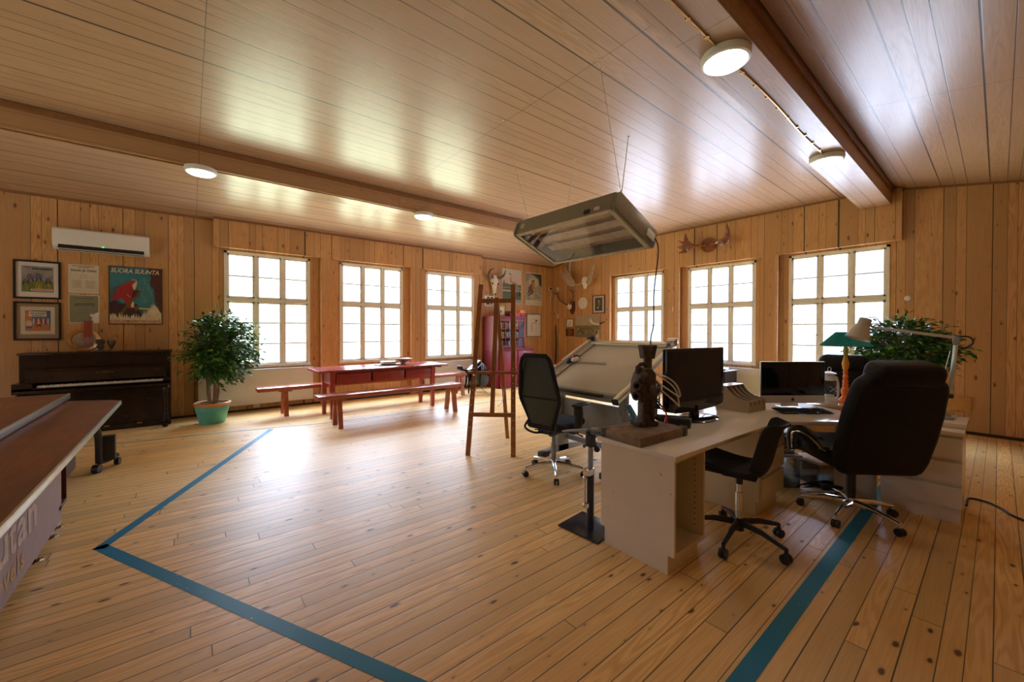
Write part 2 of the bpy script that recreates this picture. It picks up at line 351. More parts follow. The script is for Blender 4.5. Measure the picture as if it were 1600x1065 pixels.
def tag(o, label, cat, group=None):
    o['label'] = label; o['category'] = cat
    if group: o['group'] = group
    return o
def thing(name, label, cat, loc=(0, 0, 0), rz=0.0, group=None):
    o = bpy.data.objects.new(name, None); C.objects.link(o); o.location = loc; o.rotation_euler = (0, 0, rz); o.empty_display_size = .05; return tag(o, label, cat, group)
def struct(o): o['kind'] = 'structure'; return o
def plabel(o, t): o['label'] = t; return o
def dup(root, loc, rz, label, group=None):
    r = root.copy(); C.objects.link(r); r.location = loc; r.rotation_euler = (0, 0, rz); r['label'] = label
    def rec(a, b):
        for ch in a.children:
            c = ch.copy(); C.objects.link(c); c.parent = b; rec(ch, c)
    rec(root, r)
    if group: r['group'] = group
    return r
_tx = {}
def text_geo(t):
    if t not in _tx:
        cu = bpy.data.curves.new('t', 'FONT'); cu.body = t; cu.resolution_u = 3; cu.offset = .022; o = bpy.data.objects.new('t', cu); C.objects.link(o)
        me = bpy.data.meshes.new_from_object(o.evaluated_get(bpy.context.evaluated_depsgraph_get()))
        vs = [v.co.copy() for v in me.vertices]; fs = [tuple(p.vertices) for p in me.polygons]
        bpy.data.objects.remove(o); bpy.data.curves.remove(cu); bpy.data.meshes.remove(me)
        x0, x1 = min(v.x for v in vs), max(v.x for v in vs); y0, y1 = min(v.y for v in vs), max(v.y for v in vs)
        _tx[t] = ([((v.x - x0) / (x1 - x0), (v.y - y0) / (y1 - y0)) for v in vs], fs)
    return _tx[t]
class Art:
    """flat printed shapes; local x to the right, z up, facing -y; each shape a little in front of the last"""
    def __init__(s, w, h, y): s.w, s.h, s.y, s.k, s.mb = w, h, y, 0, MB()
    def p(s, pts, m):
        s.k += 1; y = s.y - .00025 * s.k; s.mb.poly([((a - .5) * s.w, y, b * s.h) for a, b in pts], m); return s
    def r(s, a0, b0, a1, b1, m): return s.p([(a0, b0), (a1, b0), (a1, b1), (a0, b1)], m)
    def e(s, a, b, ra, rb, m, n=14, rot=0.0):
        return s.p([(a + ra * math.cos(6.2832 * i / n) * math.cos(rot) - rb * math.sin(6.2832 * i / n) * math.sin(rot), b + ra * math.cos(6.2832 * i / n) * math.sin(rot) + rb * math.sin(6.2832 * i / n) * math.cos(rot)) for i in range(n)], m)
    def ln(s, a0, b0, a1, b1, t, m):
        dx, dy = (a1 - a0) * s.w, (b1 - b0) * s.h; L = math.hypot(dx, dy) or 1; nx, ny = -dy / L * t / 2 / s.w, dx / L * t / 2 / s.h
        return s.p([(a0 + nx, b0 + ny), (a1 + nx, b1 + ny), (a1 - nx, b1 - ny), (a0 - nx, b0 - ny)], m)
    def t(s, txt, a0, b0, a1, b1, m, shear=0.0):
        s.k += 1; y = s.y - .00025 * s.k; vs, fs = text_geo(txt); i = s.mb.mi(m)
        bv = [s.mb.bm.verts.new(((a0 + (a1 - a0) * u - .5) * s.w + shear * v * (b1 - b0) * s.h, y, (b0 + (b1 - b0) * v) * s.h)) for u, v in vs]
        for f in fs:
            try: s.mb.bm.faces.new([bv[j] for j in f]).material_index = i
            except ValueError: pass
        return s
    def build(s, name, parent): return s.mb.build(name, None, parent)
def bez(p0, p1, p2, p3, n=12):
    p0, p1, p2, p3 = map(Vector, (p0, p1, p2, p3)); return [p0 * (1 - t) ** 3 + p1 * 3 * t * (1 - t) ** 2 + p2 * 3 * t * t * (1 - t) + p3 * t ** 3 for t in [i / n for i in range(n + 1)]]
def smooth(pts, n=6):
    pts = [Vector(p) for p in pts]; out = []
    for i in range(len(pts) - 1):
        a, b, c, d = pts[max(i - 1, 0)], pts[i], pts[i + 1], pts[min(i + 2, len(pts) - 1)]
        for k in range(n):
            t = k / n; out.append(.5 * ((2 * b) + (c - a) * t + (2 * a - 5 * b + 4 * c - d) * t * t + (3 * b - a - 3 * c + d) * t ** 3))
    return out + [pts[-1]]

# ================================================================== THE ROOM
ZC, ZS = 3.887, 3.516; YB0, YB1 = 1.13, 6.81; SL = (ZC - ZS) / (D1 - YB1); T = .3
o = struct(MB().bb(XR - T, D2 + T, YR - T, D1 + T, -.2, 0).build('floor', M_floor))
m = MB(); m.bb(XR - T, D2 + T, YB0, YB1, ZC, ZC + .12)
for y0, y1, za, zb in ((YB1, D1 + T, ZC, ZC - SL * (D1 + T - YB1)), (YR - T, YB0, ZC - SL * (YB0 - YR + T), ZC)):
    m.prism([(XR - T, y0, za), (XR - T, y1, zb), (XR - T, y1, zb + .12), (XR - T, y0, za + .12)], (D2 - XR + 2 * T, 0, 0))
struct(m.build('ceiling', M_ceil, ang=2))
def wall(name, kind, at, a0, a1, holes, mt, out):
    """wall with window holes; kind 'X' runs along X at Y=at; out = +1/-1 side of the outside"""
    m = MB(); cuts = sorted({a0, a1} | {h[0] for h in holes} | {h[1] for h in holes}); zc = [-.05, WB, WT, 4.05]
    for i in range(len(cuts) - 1):
        for j in range(3):
            u0, u1 = cuts[i], cuts[i + 1]
            if j == 1 and any(abs(h[0] - u0) < 1e-6 for h in holes): continue
            if kind == 'X': m.bb(u0, u1, at, at + out * T, zc[j], zc[j + 1])
            else: m.bb(at, at + out * T, u0, u1, zc[j], zc[j + 1])
    bmesh.ops.remove_doubles(m.bm, verts=m.bm.verts, dist=1e-5)
    return struct(m.build(name, mt))
wall('wall_north', 'X', D1, XR - T, D2 + T, [(x, x + WW) for x in WX], M_wallX, 1)
wall('wall_east', 'Y', D2, YR, D1, [(y - WW, y) for y in WY], M_wallY, 1)
wall('wall_south', 'X', YR, XR - T, D2 + T, [], M_wallX, -1)
wall('wall_west', 'Y', XR, YR, D1, [(y - WW, y) for y in WYR], M_wallY, -1)

# header boxes over the windows and pilasters between them
PR = .12
m = MB(); m.bb(.34, 6.12, D1 - PR, D1, 3.02, 3.62); struct(m.build('trim_1', M_wallX))
for a, b in ((2.112, 2.30), (4.10, 4.34)): struct(MB().bb(a, b, D1 - PR, D1, 0, 3.02).build('trim_2', M_wallX))
m = MB(); m.bb(D2 - PR, D2, 1.005, 6.73, 3.02, 3.89); struct(m.build('trim_3', M_wallY))
for a, b in ((2.78, 3.03), (4.79, 5.02)): struct(MB().bb(D2 - PR, D2, a, b, 0, 3.02).build('trim_4', M_wallY))
for y in (2.765, 4.775): struct(MB().cyl((D2 - PR + .02, y, 0), (D2 - PR + .02, y, 3.02), .03).build('trim_5', M_round))
struct(MB().bb(D2 - PR, D2, 6.73, D1, -.02, 3.95).build('wall_east', M_wallY)); DE = D2 - PR
# mouldings
mo = []
m = MB().bb(XR, .34, D1 - .03, D1, ZS - .03, ZS + .04).bb(.34, 6.12, D1 - PR - .03, D1 - PR, ZS - .01, ZS + .06).bb(6.12, D2, D1 - .03, D1, ZS - .03, ZS + .04); struct(m.build('trim_north_ceiling', M_moulding))
m = MB(); m.bb(D2 - PR - .025, D2 - PR, 1.005, 6.5, ZC - .03, ZC + .01)
m.prism([(D2 - PR - .025, D1, ZS - .03), (D2 - PR - .025, 6.81, ZC - .04), (D2 - PR - .025, 6.81, ZC + .03), (D2 - PR - .025, D1, ZS + .04)], (.03, 0, 0))
zr = ZC - SL * (YB0 - YR); m.prism([(D2 - .025, YR, zr - .03), (D2 - .025, 1.0, ZC - .055), (D2 - .025, 1.0, ZC + .03), (D2 - .025, YR, zr + .04)], (.03, 0, 0))
struct(m.build('trim_east_ceiling', M_moulding))
struct(MB().bb(XR, D2, D1 - .014, D1, 0, .035).build('baseboard_north', M_skirt))
struct(MB().bb(D2 - .014, D2, YR, 6.73, 0, .045).bb(DE - .014, DE, 6.73, D1 - .014, 0, .045).build('baseboard_east', M_skirt))
# the two long ceiling beams
for nm, y0, y1, s in (('ceiling_beam_south', 1.13, 1.51, -1), ('ceiling_beam_north', 6.45, 6.81, -1)):
    m = MB(); zb = 3.61
    m.prism([(XR, y0, zb), (XR, y1, zb), (XR, y1, 3.95), (XR, y0, 3.95)], (D2 - PR - .002 - XR, 0, 0))
    bmesh.ops.recalc_face_normals(m.bm, faces=m.bm.faces); m.mi(M_ceil); m.mi(M_beamside)
    for f in m.bm.faces:
        if abs(f.normal.y) > .5: f.material_index = 1
    struct(m.build(nm))
    struct(MB().bb(XR, D2 - PR, y0 - .03, y0, ZC - .075, ZC - .02).build('trim_' + nm.split('_')[-1] + '_beam', M_moulding))

# ------------------------------------------------------------------ windows
def window(num, kind, at, a0, out):
    """three casements wide, an upper row of two panes and a lower row of three"""
    rz = {('X', 1): 0, ('Y', 1): R(-90), ('Y', -1): R(90)}[(kind, out)]
    loc = (a0 + WW / 2, at, WB) if kind == 'X' else (at, a0 - WW / 2, WB)
    e = bpy.data.objects.new('window_%d' % num, None); C.objects.link(e); e.location = loc; e.rotation_euler = (0, 0, rz); e['kind'] = 'structure'
    H = WT - WB; w2 = WW / 2; zt = 2.09 - WB; f = MB(); d0, d1 = -.012, .06; t = .042
    f.bb(-w2, -w2 + t, d0, d1, 0, H).bb(w2 - t, w2, d0, d1, 0, H).bb(-w2, w2, d0, d1, H - t, H).bb(-w2 - .01, w2 + .01, d0 - .02, d1, -.012, t).bb(-w2, w2, d0 - .004, d1, zt - .03, zt + .03)
    xs = [-w2 + t + (WW - 2 * t) * k / 3 for k in range(4)]
    for x in xs[1:3]: f.bb(x - .02, x + .02, d0 - .003, d1, 0, H)
    f.build('window_frame', M_cream, e)
    for i in range(3):
        for z0, z1, nb in ((t, zt - .03, 2), (zt + .03, H - t, 1)):
            xa, xb = xs[i] + (.02 if i else 0), xs[i + 1] - (.02 if i < 2 else 0); s = .034; c = MB()
            c.bb(xa, xa + s, .002, .05, z0, z1).bb(xb - s, xb, .002, .05, z0, z1).bb(xa, xb, .002, .05, z0, z0 + s).bb(xa, xb, .002, .05, z1 - s, z1)
            for k in range(nb):
                z = z0 + (z1 - z0) * (k + 1) / (nb + 1); c.bb(xa, xb, .006, .045, z - .012, z + .012)
            q = c.build('window_casement', M_cream, e)
            g = MB().poly([(xa, .03, z0), (xb, .03, z0), (xb, .03, z1), (xa, .03, z1)], M_glass).build('window_pane', None, q)
            if i == 0: MB().cyl((xb - .017, .002, (z0 + z1) / 2), (xb - .017, -.03, (z0 + z1) / 2), .008, seg=8).box((xb - .017, -.032, (z0 + z1) / 2), (.05, .012, .014)).build('latch', M_brass, q)
    return e
for i, x in enumerate(WX): window(i + 1, 'X', D1, x, 1)
for i, y in enumerate(WY): window(i + 4, 'Y', D2, y, 1)
for i, y in enumerate(WYR): window(i + 7, 'Y', XR, y, -1)

# radiators (flat enamelled panels below the windows)
def radiator(lab, c, size):
    t = thing('radiator', lab, 'radiator', (c[0], c[1], c[2] - size[2] / 2)); MB().box((0, 0, size[2] / 2), size, None, None, .008).build('front_panel', M_radiator, t)
    ax = size[0] > size[1]; s = -1
    for k in (-.35, .35):
        MB().box((k * size[0], size[1] / 2 + .01, size[2] * .5) if ax else (size[0] / 2 + .01, k * size[1], size[2] * .5), (.05, .02, .3) if ax else (.02, .05, .3)).build('bracket', M_radiator, t)
    return t
radiator('long cream flat panel radiator under the window beside the potted ficus', (1.04, D1 - .065, .455), (1.85, .05, .66))
radiator('cream flat panel radiator under the window nearest the corner, behind the saddle', (5.3, D1 - .065, .42), (1.68, .05, .66))
radiator('white flat panel radiator under the window between the black television and the desktop computer', (D2 - .065, 3.75, .45), (.05, 1.6, .62))

# blue court-line tape on the floor
def tapes(name, pts, w, lab):
    m = MB()
    for (a, b) in zip(pts[:-1], pts[1:]):
        a, b = Vector((*a, 0)), Vector((*b, 0)); d = (b - a).normalized(); q = Vector((-d.y, d.x, 0)) * w / 2
        a2, b2 = a - d * w * .35, b + d * w * .35
        m.poly([a2 - q + Vector((0, 0, .0012)), b2 - q + Vector((0, 0, .0012)), b2 + q + Vector((0, 0, .0012)), a2 + q + Vector((0, 0, .0012))])
    return tag(m.build(name, M_tape), lab, 'floor tape')
tapes('floor_tape', [(.965, 7.05), (-.49, 4.0), (.83, 1.45)], .075, 'worn blue tape line on the floor with a sharp corner beside the brown play table')
tapes('floor_tape', [(1.2, .708), (5.9, .70)], .085, 'straight blue tape line running under the black executive chair')
tapes('floor_tape', [(-1.9, 7.72), (-.65, 7.46), (.6, 7.26), (1.7, 6.99), (5.2, 6.84), (7.9, 6.8)], .035, 'thin faded blue line across the far floor in front of the red benches')

# ceiling lamps on the beams
def ceiling_lamp(lab, x, y):
    t = thing('ceiling_light', lab, 'ceiling light', (x, y, 3.607), 0, None)
    MB().lathe([(.168, 0), (.172, -.02), (.166, -.052), (.150, -.06)], seg=40).build('lamp_rim', M_whiteplastic, t)
    MB().lathe([(.150, -.058), (.13, -.072), (.07, -.082), (0, -.085)], seg=40).build('diffuser', M_lamp, t)
    return t
for lab, x, y in (('round white lit ceiling lamp on the right beam, the nearer and larger one', 3.12, 1.31), ('round white lit ceiling lamp on the right beam near the far wall', 5.88, 1.31),
                  ('round lit ceiling lamp on the beam, nearest the air conditioner', .12, 6.50), ('small round lit ceiling lamp on the beam above the red table', 3.25, 6.50)): ceiling_lamp(lab, x, y)
def clipcable(name, lab, pts, n, mt):
    m = MB(); m.tube(smooth(pts, 8), .008, 6)
    t = thing(name, lab, 'cable', pts[0]); c = m.build('conduit', mt, t, loc=(-Vector(pts[0])))
    a, b = Vector(pts[0]), Vector(pts[-1]); q = None
    for k in range(n):
        if q is None: q = o = MB().box((0, 0, .002), (.02, .03, .014)).build('clip', mt, t)
        else: o = q.copy(); C.objects.link(o)
        o.location = (b - a) * ((k + .5) / n)
    return t
zc_ = 3.601
clipcable('ceiling_cable', 'pale painted cable clipped along the right beam up to the nearer lamp', [(.6, 1.33, zc_), (1.6, 1.31, zc_), (2.95, 1.31, zc_)], 9, M_brass)
clipcable('ceiling_cable', 'pale painted cable clipped along the right beam between its two lamps', [(3.29, 1.31, zc_), (4.1, 1.30, zc_), (5.0, 1.32, zc_), (5.71, 1.31, zc_)], 9, M_brass)
clipcable('ceiling_cable', 'pale painted cable along the left beam, between the wall side and the first lamp', [(-3.2, 6.50, zc_), (-.05, 6.50, zc_)], 8, M_brass)
clipcable('ceiling_cable', 'pale painted cable along the left beam between its two lamps', [(.29, 6.50, zc_), (1.6, 6.49, zc_), (3.08, 6.50, zc_)], 7, M_brass)
clipcable('ceiling_cable', 'pale painted cable along the left beam beyond the second lamp', [(3.42, 6.50, zc_), (5.6, 6.50, zc_), (8.2, 6.5, zc_)], 10, M_brass)

# ================================================================== NORTH WALL
# air conditioner
t = thing('air_conditioner', 'white wall-mounted air conditioner above the framed pictures and poster', 'air conditioner', (-1.03, D1, 2.72))
w = .525; m = MB(); m.prism([(-w, 0, .02), (-w, -.14, .0), (-w, -.19, .045), (-w, -.20, .30), (-w, -.17, .325), (-w, 0, .325)], (2 * w, 0, 0), None, .008); m.build('housing', M_whiteplastic, t)
m = MB(); m.box((0, -.172, .035), (.93, .07, .05), Euler((R(-28), 0, 0)).to_matrix()); m.build('air_outlet', M_blackpl, t)
m = MB(); m.box((0, -.15, .004), (.96, .09, .006), Euler((R(-14), 0, 0)).to_matrix())
m.build('louvre', M_whiteplastic, t)
q = MB()
for k in range(9): q.box((-.40 + k * .1, -.185, .045), (.006, .03, .035))
q.build('vane', M_greymetal, t)
MB().bb(-.012, .012, -.203, -.1995, .075, .082).build('green_indicator', M_led, t)

def framed(lab, cx, z0, w, h, fr, frm, dep, rz=0, cat='picture', name='framed_picture', loc=None, glassy=True, group=None):
    t = thing(name, lab, cat, loc or (cx, D1, z0), rz); m = MB()
    if fr > 0:
        m.bb(-w / 2, -w / 2 + fr, -dep, 0, 0, h).bb(w / 2 - fr, w / 2, -dep, 0, 0, h).bb(-w / 2 + fr, w / 2 - fr, -dep, 0, 0, fr).bb(-w / 2 + fr, w / 2 - fr, -dep, 0, h - fr, h); m.build('frame', frm, t)
        if glassy: MB().poly([(-w / 2 + fr, -dep * .8, fr), (w / 2 - fr, -dep * .8, fr), (w / 2 - fr, -dep * .8, h - fr), (-w / 2 + fr, -dep * .8, h - fr)], M_picglass).build('glass', None, t)
    return t
# 1: children in a field, picture-book cover
t = framed('black framed picture of figures running through a meadow, above the other black frame', -1.728, 1.98, .46, .56, .025, M_blackfr, .03)
MB().bb(-.21, .21, -.010, -.0005, .02, .54).build('passepartout', M_matgrey, t)
a = Art(.31, .38, -.0105); random.seed(3)
a.w, a.h = .31, .38
B = .10 / .38
a.r(0, B, 1, 1 + B, M_pgrey); a.r(0, B, 1, .42 + B, M_pgreen)
for k in range(26):
    x = random.random(); a.ln(x, B + .02, x + random.uniform(-.04, .04), B + random.uniform(.25, .42), .006, random.choice([M_yellow, M_pgr3, M_pgreen]))
for x, y, s in ((.27, .62, 1.1), (.52, .66, 1.2), (.82, .50, .9), (.12, .45, .8)):
    y += B; a.p([(x - .11 * s, y - .10 * s), (x - .05 * s, y + .07 * s), (x + .07 * s, y + .06 * s), (x + .13 * s, y - .08 * s)], M_pblue)
    a.e(x, y + .12 * s, .045 * s, .045 * s, M_porange); a.ln(x + .05 * s, y + .02, x + .17 * s, y + .12 * s, .012, M_porange); a.ln(x - .03, y - .08 * s, x - .06, y - .22 * s, .014, M_pbrown); a.ln(x + .05, y - .08 * s, x + .1, y - .2 * s, .014, M_pbrown)
a.p([(.04, .97 + B), (.18, .96 + B), (.30, .86 + B), (.2, .9 + B)], M_pred2)
for k in range(12):
    x = .34 + k * .052; a.r(x, .86 + B, x + .036, .93 + B, M_ink)
a.r(.30, .04 + B, .98, .12 + B, M_paperw)
for k in range(13):
    x = .33 + k * .048; a.r(x, .055 + B, x + .032, .105 + B, M_pred2)
a.build('print', t)
# 2: crowd scene in a cream mount on brown board
t = framed('black framed colourful street scene on a wide brown mount, below the meadow picture', -1.728, 1.375, .46, .56, .024, M_blackfr, .03)
MB().bb(-.21, .21, -.008, -.0005, .02, .54).build('backing_board', M_mattan, t)
MB().bb(-.165, .165, -.012, -.008, .085, .49).build('mount', M_paper, t)
a = Art(.245, .30, -.0125); B = .135 / .30
a.r(0, B, 1, 1 + B, M_pblue); a.r(0, B, 1, .30 + B, M_porange); a.r(0, .30 + B, .26, 1 + B, M_porange); a.r(.85, .4 + B, 1, .95 + B, M_pblue)
for k in range(7): a.e(.33 + k * .095, .46 + B, .035, .17, (M_paper, M_pred2)[k % 2], 10)
a.e(.15, .35 + B, .13, .16, M_sky1); a.e(.15, .18 + B, .13, .06, M_pblue); a.e(.53, .36 + B, .07, .06, M_yellow); a.ln(.52, .33 + B, .45, .2 + B, .012, M_pbrown); a.ln(.55, .33 + B, .6, .2 + B, .012, M_pbrown)
a.r(.14, .70 + B, .84, .95 + B, M_paper); a.t('LES CIGARES', .20, .83 + B, .80, .89 + B, M_ink); a.t('PHARAON', .28, .735 + B, .72, .79 + B, M_ink)
a.build('print', t)
# two playbills
t = thing('playbill', 'cream printed playbill sheet reading RAHA JA ONNI, above the grey-green one', 'paper sheet', (-1.265, D1, 2.09)); MB().bb(-.163, .163, -.004, 0, 0, .44).build('sheet', M_paper, t)
a = Art(.326, .44, -.0042); a.t('RAHA JA ONNI', .10, .73, .92, .835, M_ink)
for y, x0, x1 in ((.94, .15, .85), (.885, .33, .68)):
    k = x0
    while k < x1: a.r(k, y, k + .028, y + .025, M_ink); k += .045
for r_ in range(3):
    for k in range(6): a.r(.38 + k * .04, .64 - r_ * .05, .405 + k * .04, .652 - r_ * .05, M_inkgrey)
for r_ in range(9): a.r(.12, .44 - r_ * .032, .44, .448 - r_ * .032, M_inkgrey); a.r(.56, .44 - r_ * .032, .88, .448 - r_ * .032, M_inkgrey)
a.r(.04, .10, .96, .105, M_inkgrey); a.build('print', t)
t = thing('playbill', 'grey-green printed playbill sheet reading AUTOTYTTÖ with a torn white corner', 'paper sheet', (-1.262, D1, 1.628)); MB().bb(-.163, .163, -.004, 0, 0, .44).build('sheet', M_paper, t)
a = Art(.326, .44, -.0042); a.r(.03, .03, .97, .97, M_papergreen); a.t('AUTOTYTTÖ', .18, .60, .84, .72, M_ink)
a.p([(.72, .34), (.80, .31), (.88, .36), (.98, .40), (.98, .02), (.80, .03), (.74, .12), (.78, .2), (.68, .28)], M_paperw)
for k in range(11): a.r(.2 + k * .055, .86, .235 + k * .055, .88, M_ink)
for r_ in range(5): a.r(.25, .5 - r_ * .05, .65, .506 - r_ * .05, M_ink) if r_ % 2 else None
a.build('print', t)
# big poster
t = framed('teal poster of a red rower in white water reading SUORA SUUNTA', -.672, 1.622, .635, .925, .008, M_blackfr, .03, name='framed_poster', cat='poster', glassy=False)
MB().bb(-.31, .31, -.022, -.0005, .007, .918).build('backing', M_pcream, t)
a = Art(.615, .905, -.0225); O = .01
a.r(0, .06, 1, 1, M_teal); 
for k in range(9):
    x = .56 + .033 * k
    for j in range(4): a.p([(x + .03 * math.sin(j * 2 + k), .38 + j * .11), (x + .015 + .03 * math.sin(j * 2 + k), .38 + j * .11), (x + .02 + .03 * math.sin(j * 2 + 1 + k), .5 + j * .11), (x + .012 + .03 * math.sin(j * 2 + 1 + k), .5 + j * .11)], M_teal2)
a.p([(.74, 1), (1, 1), (1, .2), (.95, .25), (.91, .33), (.87, .42), (.86, .55), (.85, .62), (.79, .68), (.77, .76), (.79, .84), (.75, .92)], M_pbrown)
for x in (.03, .06, .09): a.ln(x, .45, x - .015, .62, .006, M_poak)
a.p([(0, .37), (.10, .41), (.18, .36), (.34, .33), (.52, .26), (.64, .15), (.58, .09), (.3, .14), (0, .17)], M_ppurple)
a.p([(.02, .41), (.07, .49), (.13, .56), (.13, .63), (.20, .67), (.30, .72), (.38, .76), (.46, .77), (.51, .70), (.47, .62), (.44, .55), (.42, .50), (.44, .42), (.455, .30), (.41, .26), (.35, .27), (.31, .36), (.2, .43), (.12, .41)], M_pred)
a.p([(.44, .62), (.47, .60), (.51, .68), (.52, .76), (.48, .74), (.42, .69)], M_pcream); a.p([(.30, .53), (.35, .5), (.40, .46), (.36, .48)], M_pcream); a.p([(.16, .42), (.21, .44), (.29, .38), (.23, .36)], M_teal2); a.p([(.39, .30), (.43, .42), (.455, .36), (.45, .28)], M_pcream)
a.p([(.39, .77), (.42, .80), (.49, .80), (.52, .77), (.50, .745), (.45, .77)], M_birdgrey)
a.p([(.03, .11), (.05, .14), (.17, .17), (.32, .34), (.56, .58), (.60, .61), (.59, .56), (.36, .31), (.24, .17), (.12, .09)], M_poak)
a.e(.50, .565, .055, .028, M_pbrown, rot=.5); a.e(.47, .51, .045, .022, M_pbrown, rot=.6)
a.e(.50, .27, .045, .045, M_poak); a.e(.49, .33, .03, .022, M_pbrown); a.p([(.55, .285), (.82, .27), (.82, .252), (.55, .262)], M_yellow)
random.seed(5); pts = [(0, .05)]; x = 0
while x < .6: pts.append((x, random.uniform(.13, .20) if x < .1 or x > .2 else random.uniform(.1, .2))); x += .025; pts.append((x, random.uniform(.08, .14))); x += .02
x = .62
while x < 1: hh = .16 + .18 * math.exp(-((x - .83) / .13) ** 2); pts.append((x, hh + random.uniform(0, .05))); x += .02; pts.append((x, hh - random.uniform(0, .05))); x += .015
pts += [(1, .2), (1, .05)]; a.p(pts, M_pcream)
for k in range(14): x = random.uniform(.03, .97); y = random.uniform(.08, .14); a.p([(x, y), (x + .02, y + .015), (x + .012, y - .01)], M_ppurple)
a.r(0, 0, 1, .07, M_pcream); a.t('SOSIALIDEMOKRATIAN SUUNTA', .01, .012, .99, .06, M_pred)
a.t('SUORA SUUNTA', .02, .895, .955, .975, M_pcream, .22); a.build('print', t)
for o in t.children:
    if o.name.startswith('print'): o.location.z = .01

# pieces on the north wall near the corner
t = thing('bird_print', 'print of a grey crane in a marsh, hung beside the horned skull', 'picture', (7.27, D1, 2.30)); MB().prism([(-.37, 0, .02), (-.34, 0, 0), (.34, 0, .0), (.36, 0, .02), (.36, 0, .96), (.34, 0, .98), (-.35, 0, .99), (-.37, 0, .97)], (0, -.008, 0)).build('sheet', M_paper, t)
a = Art(.70, .96, -.009); a.r(0, .02, 1, .98, M_sky2); a.r(0, .60, 1, .80, M_sky1); a.r(0, .02, 1, .58, M_pgr3); a.r(0, .36, 1, .40, M_sky2); a.r(0, .46, 1, .49, M_birdgrey); a.r(0, .02, 1, .12, M_rock); a.p([(.02, .58), (.08, .72), (.14, .58)], M_pgr3); a.r(0, .56, .3, .6, M_pgr3)
a.p([(.42, .62), (.40, .74), (.44, .80), (.43, .86), (.37, .88), (.32, .84), (.29, .80), (.33, .86), (.36, .91), (.44, .90), (.48, .84), (.45, .76), (.46, .70), (.55, .64)], M_birdgrey)
a.p([(.48, .64), (.60, .67), (.75, .62), (.88, .48), (.95, .28), (.86, .30), (.78, .36), (.66, .44), (.56, .52)], M_birdgrey); a.p([(.84, .36), (.95, .38), (.96, .24), (.86, .22)], M_birddk); a.ln(.66, .46, .62, .12, .012, M_birddk); a.ln(.76, .42, .80, .12, .012, M_birddk); a.e(.40, .89, .03, .02, M_birddk)
a.build('print', t)
t = thing('bird_print', 'old print of a brown horned owl on pale rocks, hung beside the crane print', 'picture', (8.115, D1, 2.28)); MB().bb(-.345, .345, -.015, 0, 0, .99).build('sheet', M_paper, t)
a = Art(.66, .96, -.0155); a.r(0, .03, 1, 1, M_rock); a.p([(.3, 1), (1, 1), (1, .6), (.85, .66), (.8, .85), (.55, .93)], M_birddk); a.p([(0, 1), (.25, 1), (.2, .8), (0, .72)], M_birdgrey); a.e(.5, .72, .3, .14, M_sky2)
a.p([(.14, .40), (.18, .56), (.30, .64), (.36, .72), (.36, .84), (.42, .79), (.50, .79), (.56, .83), (.55, .70), (.52, .52), (.44, .36), (.28, .30), (.16, .26)], M_owl); a.p([(.38, .70), (.44, .74), (.53, .72), (.5, .5), (.42, .45)], M_porange); a.e(.43, .75, .018, .014, M_yellow); a.e(.50, .75, .018, .014, M_yellow)
random.seed(8)
for k in range(20): a.e(random.uniform(.1, .9), random.uniform(.08, .4), random.uniform(.03, .09), random.uniform(.01, .03), random.choice([M_birdgrey, M_sky2, M_rock, M_birddk]), 9, random.uniform(-1, 1))
a.r(.02, .03, .98, .16, M_sky2); a.build('print', t)
t = framed('black edged certificate with red lines of text beside the magenta cabinet', 8.135, 1.33, .60, .69, .014, M_blackfr, .02, name='framed_certificate', cat='picture')
MB().bb(-.287, .287, -.010, -.0005, .013, .677).build('sheet', M_paperw, t)
a = Art(.57, .66, -.0105); a.r(.30, .62, .72, .645, M_pred2); a.e(.66, .74, .06, .05, M_ink)
for k in range(4): a.e(.34, .54 - .09 * k, .035, .03, M_pred2); a.r(.42, .545 - .09 * k, .72, .553 - .09 * k, M_inkgrey)
for k in range(4): a.r(.30 + .07 * k, .80, .34 + .07 * k, .82, M_inkgrey)
a.build('print', t)
t = thing('number_sign', 'small white paper with handwritten 29 behind the easel', 'sign', (6.465, D1, 2.19)); MB().bb(-.165, .165, -.004, 0, 0, .29).build('sheet', M_paperw, t); a = Art(.33, .29, -.005); a.t('29', .15, .15, .85, .92, M_ink, .15); a.build('lettering', t)
# horned skull
t = thing('horned_skull', 'bleached animal skull with curved grey horns on the wall above the easel', 'skull', (6.57, D1, 2.48))
m = MB(); m.lathe([(.025, -.22), (.05, -.16), (.065, -.07), (.08, .04), (.12, .15), (.13, .22), (.10, .29), (.07, .34), (0, .36)], (0, -.09, .22), 18, sy=.6)
m.build('skull', M_bone, t)
m = MB(); m.ball((-.095, -.14, .33), .028, None, (1, .4, 1)); m.build('eye_socket', M_birddk, t); m = MB(); m.ball((.095, -.14, .33), .028, None, (1, .4, 1)); m.build('eye_socket', M_birddk, t); m = MB(); m.ball((0, -.14, .04), .02, None, (1, .4, 2)); m.build('nose_hole', M_birddk, t)
MB().tube(smooth([(-.07, -.10, .50), (-.18, -.12, .50), (-.22, -.14, .60), (-.16, -.15, .70), (-.05, -.16, .74)], 6), [.055 - .045 * k / 24 for k in range(25)], 10).build('horn', M_pewter, t)
MB().tube(smooth([(.07, -.10, .50), (.18, -.12, .50), (.27, -.14, .57), (.32, -.15, .64), (.34, -.16, .74)], 6), [.055 - .045 * k / 24 for k in range(25)], 10).build('horn', M_pewter, t)
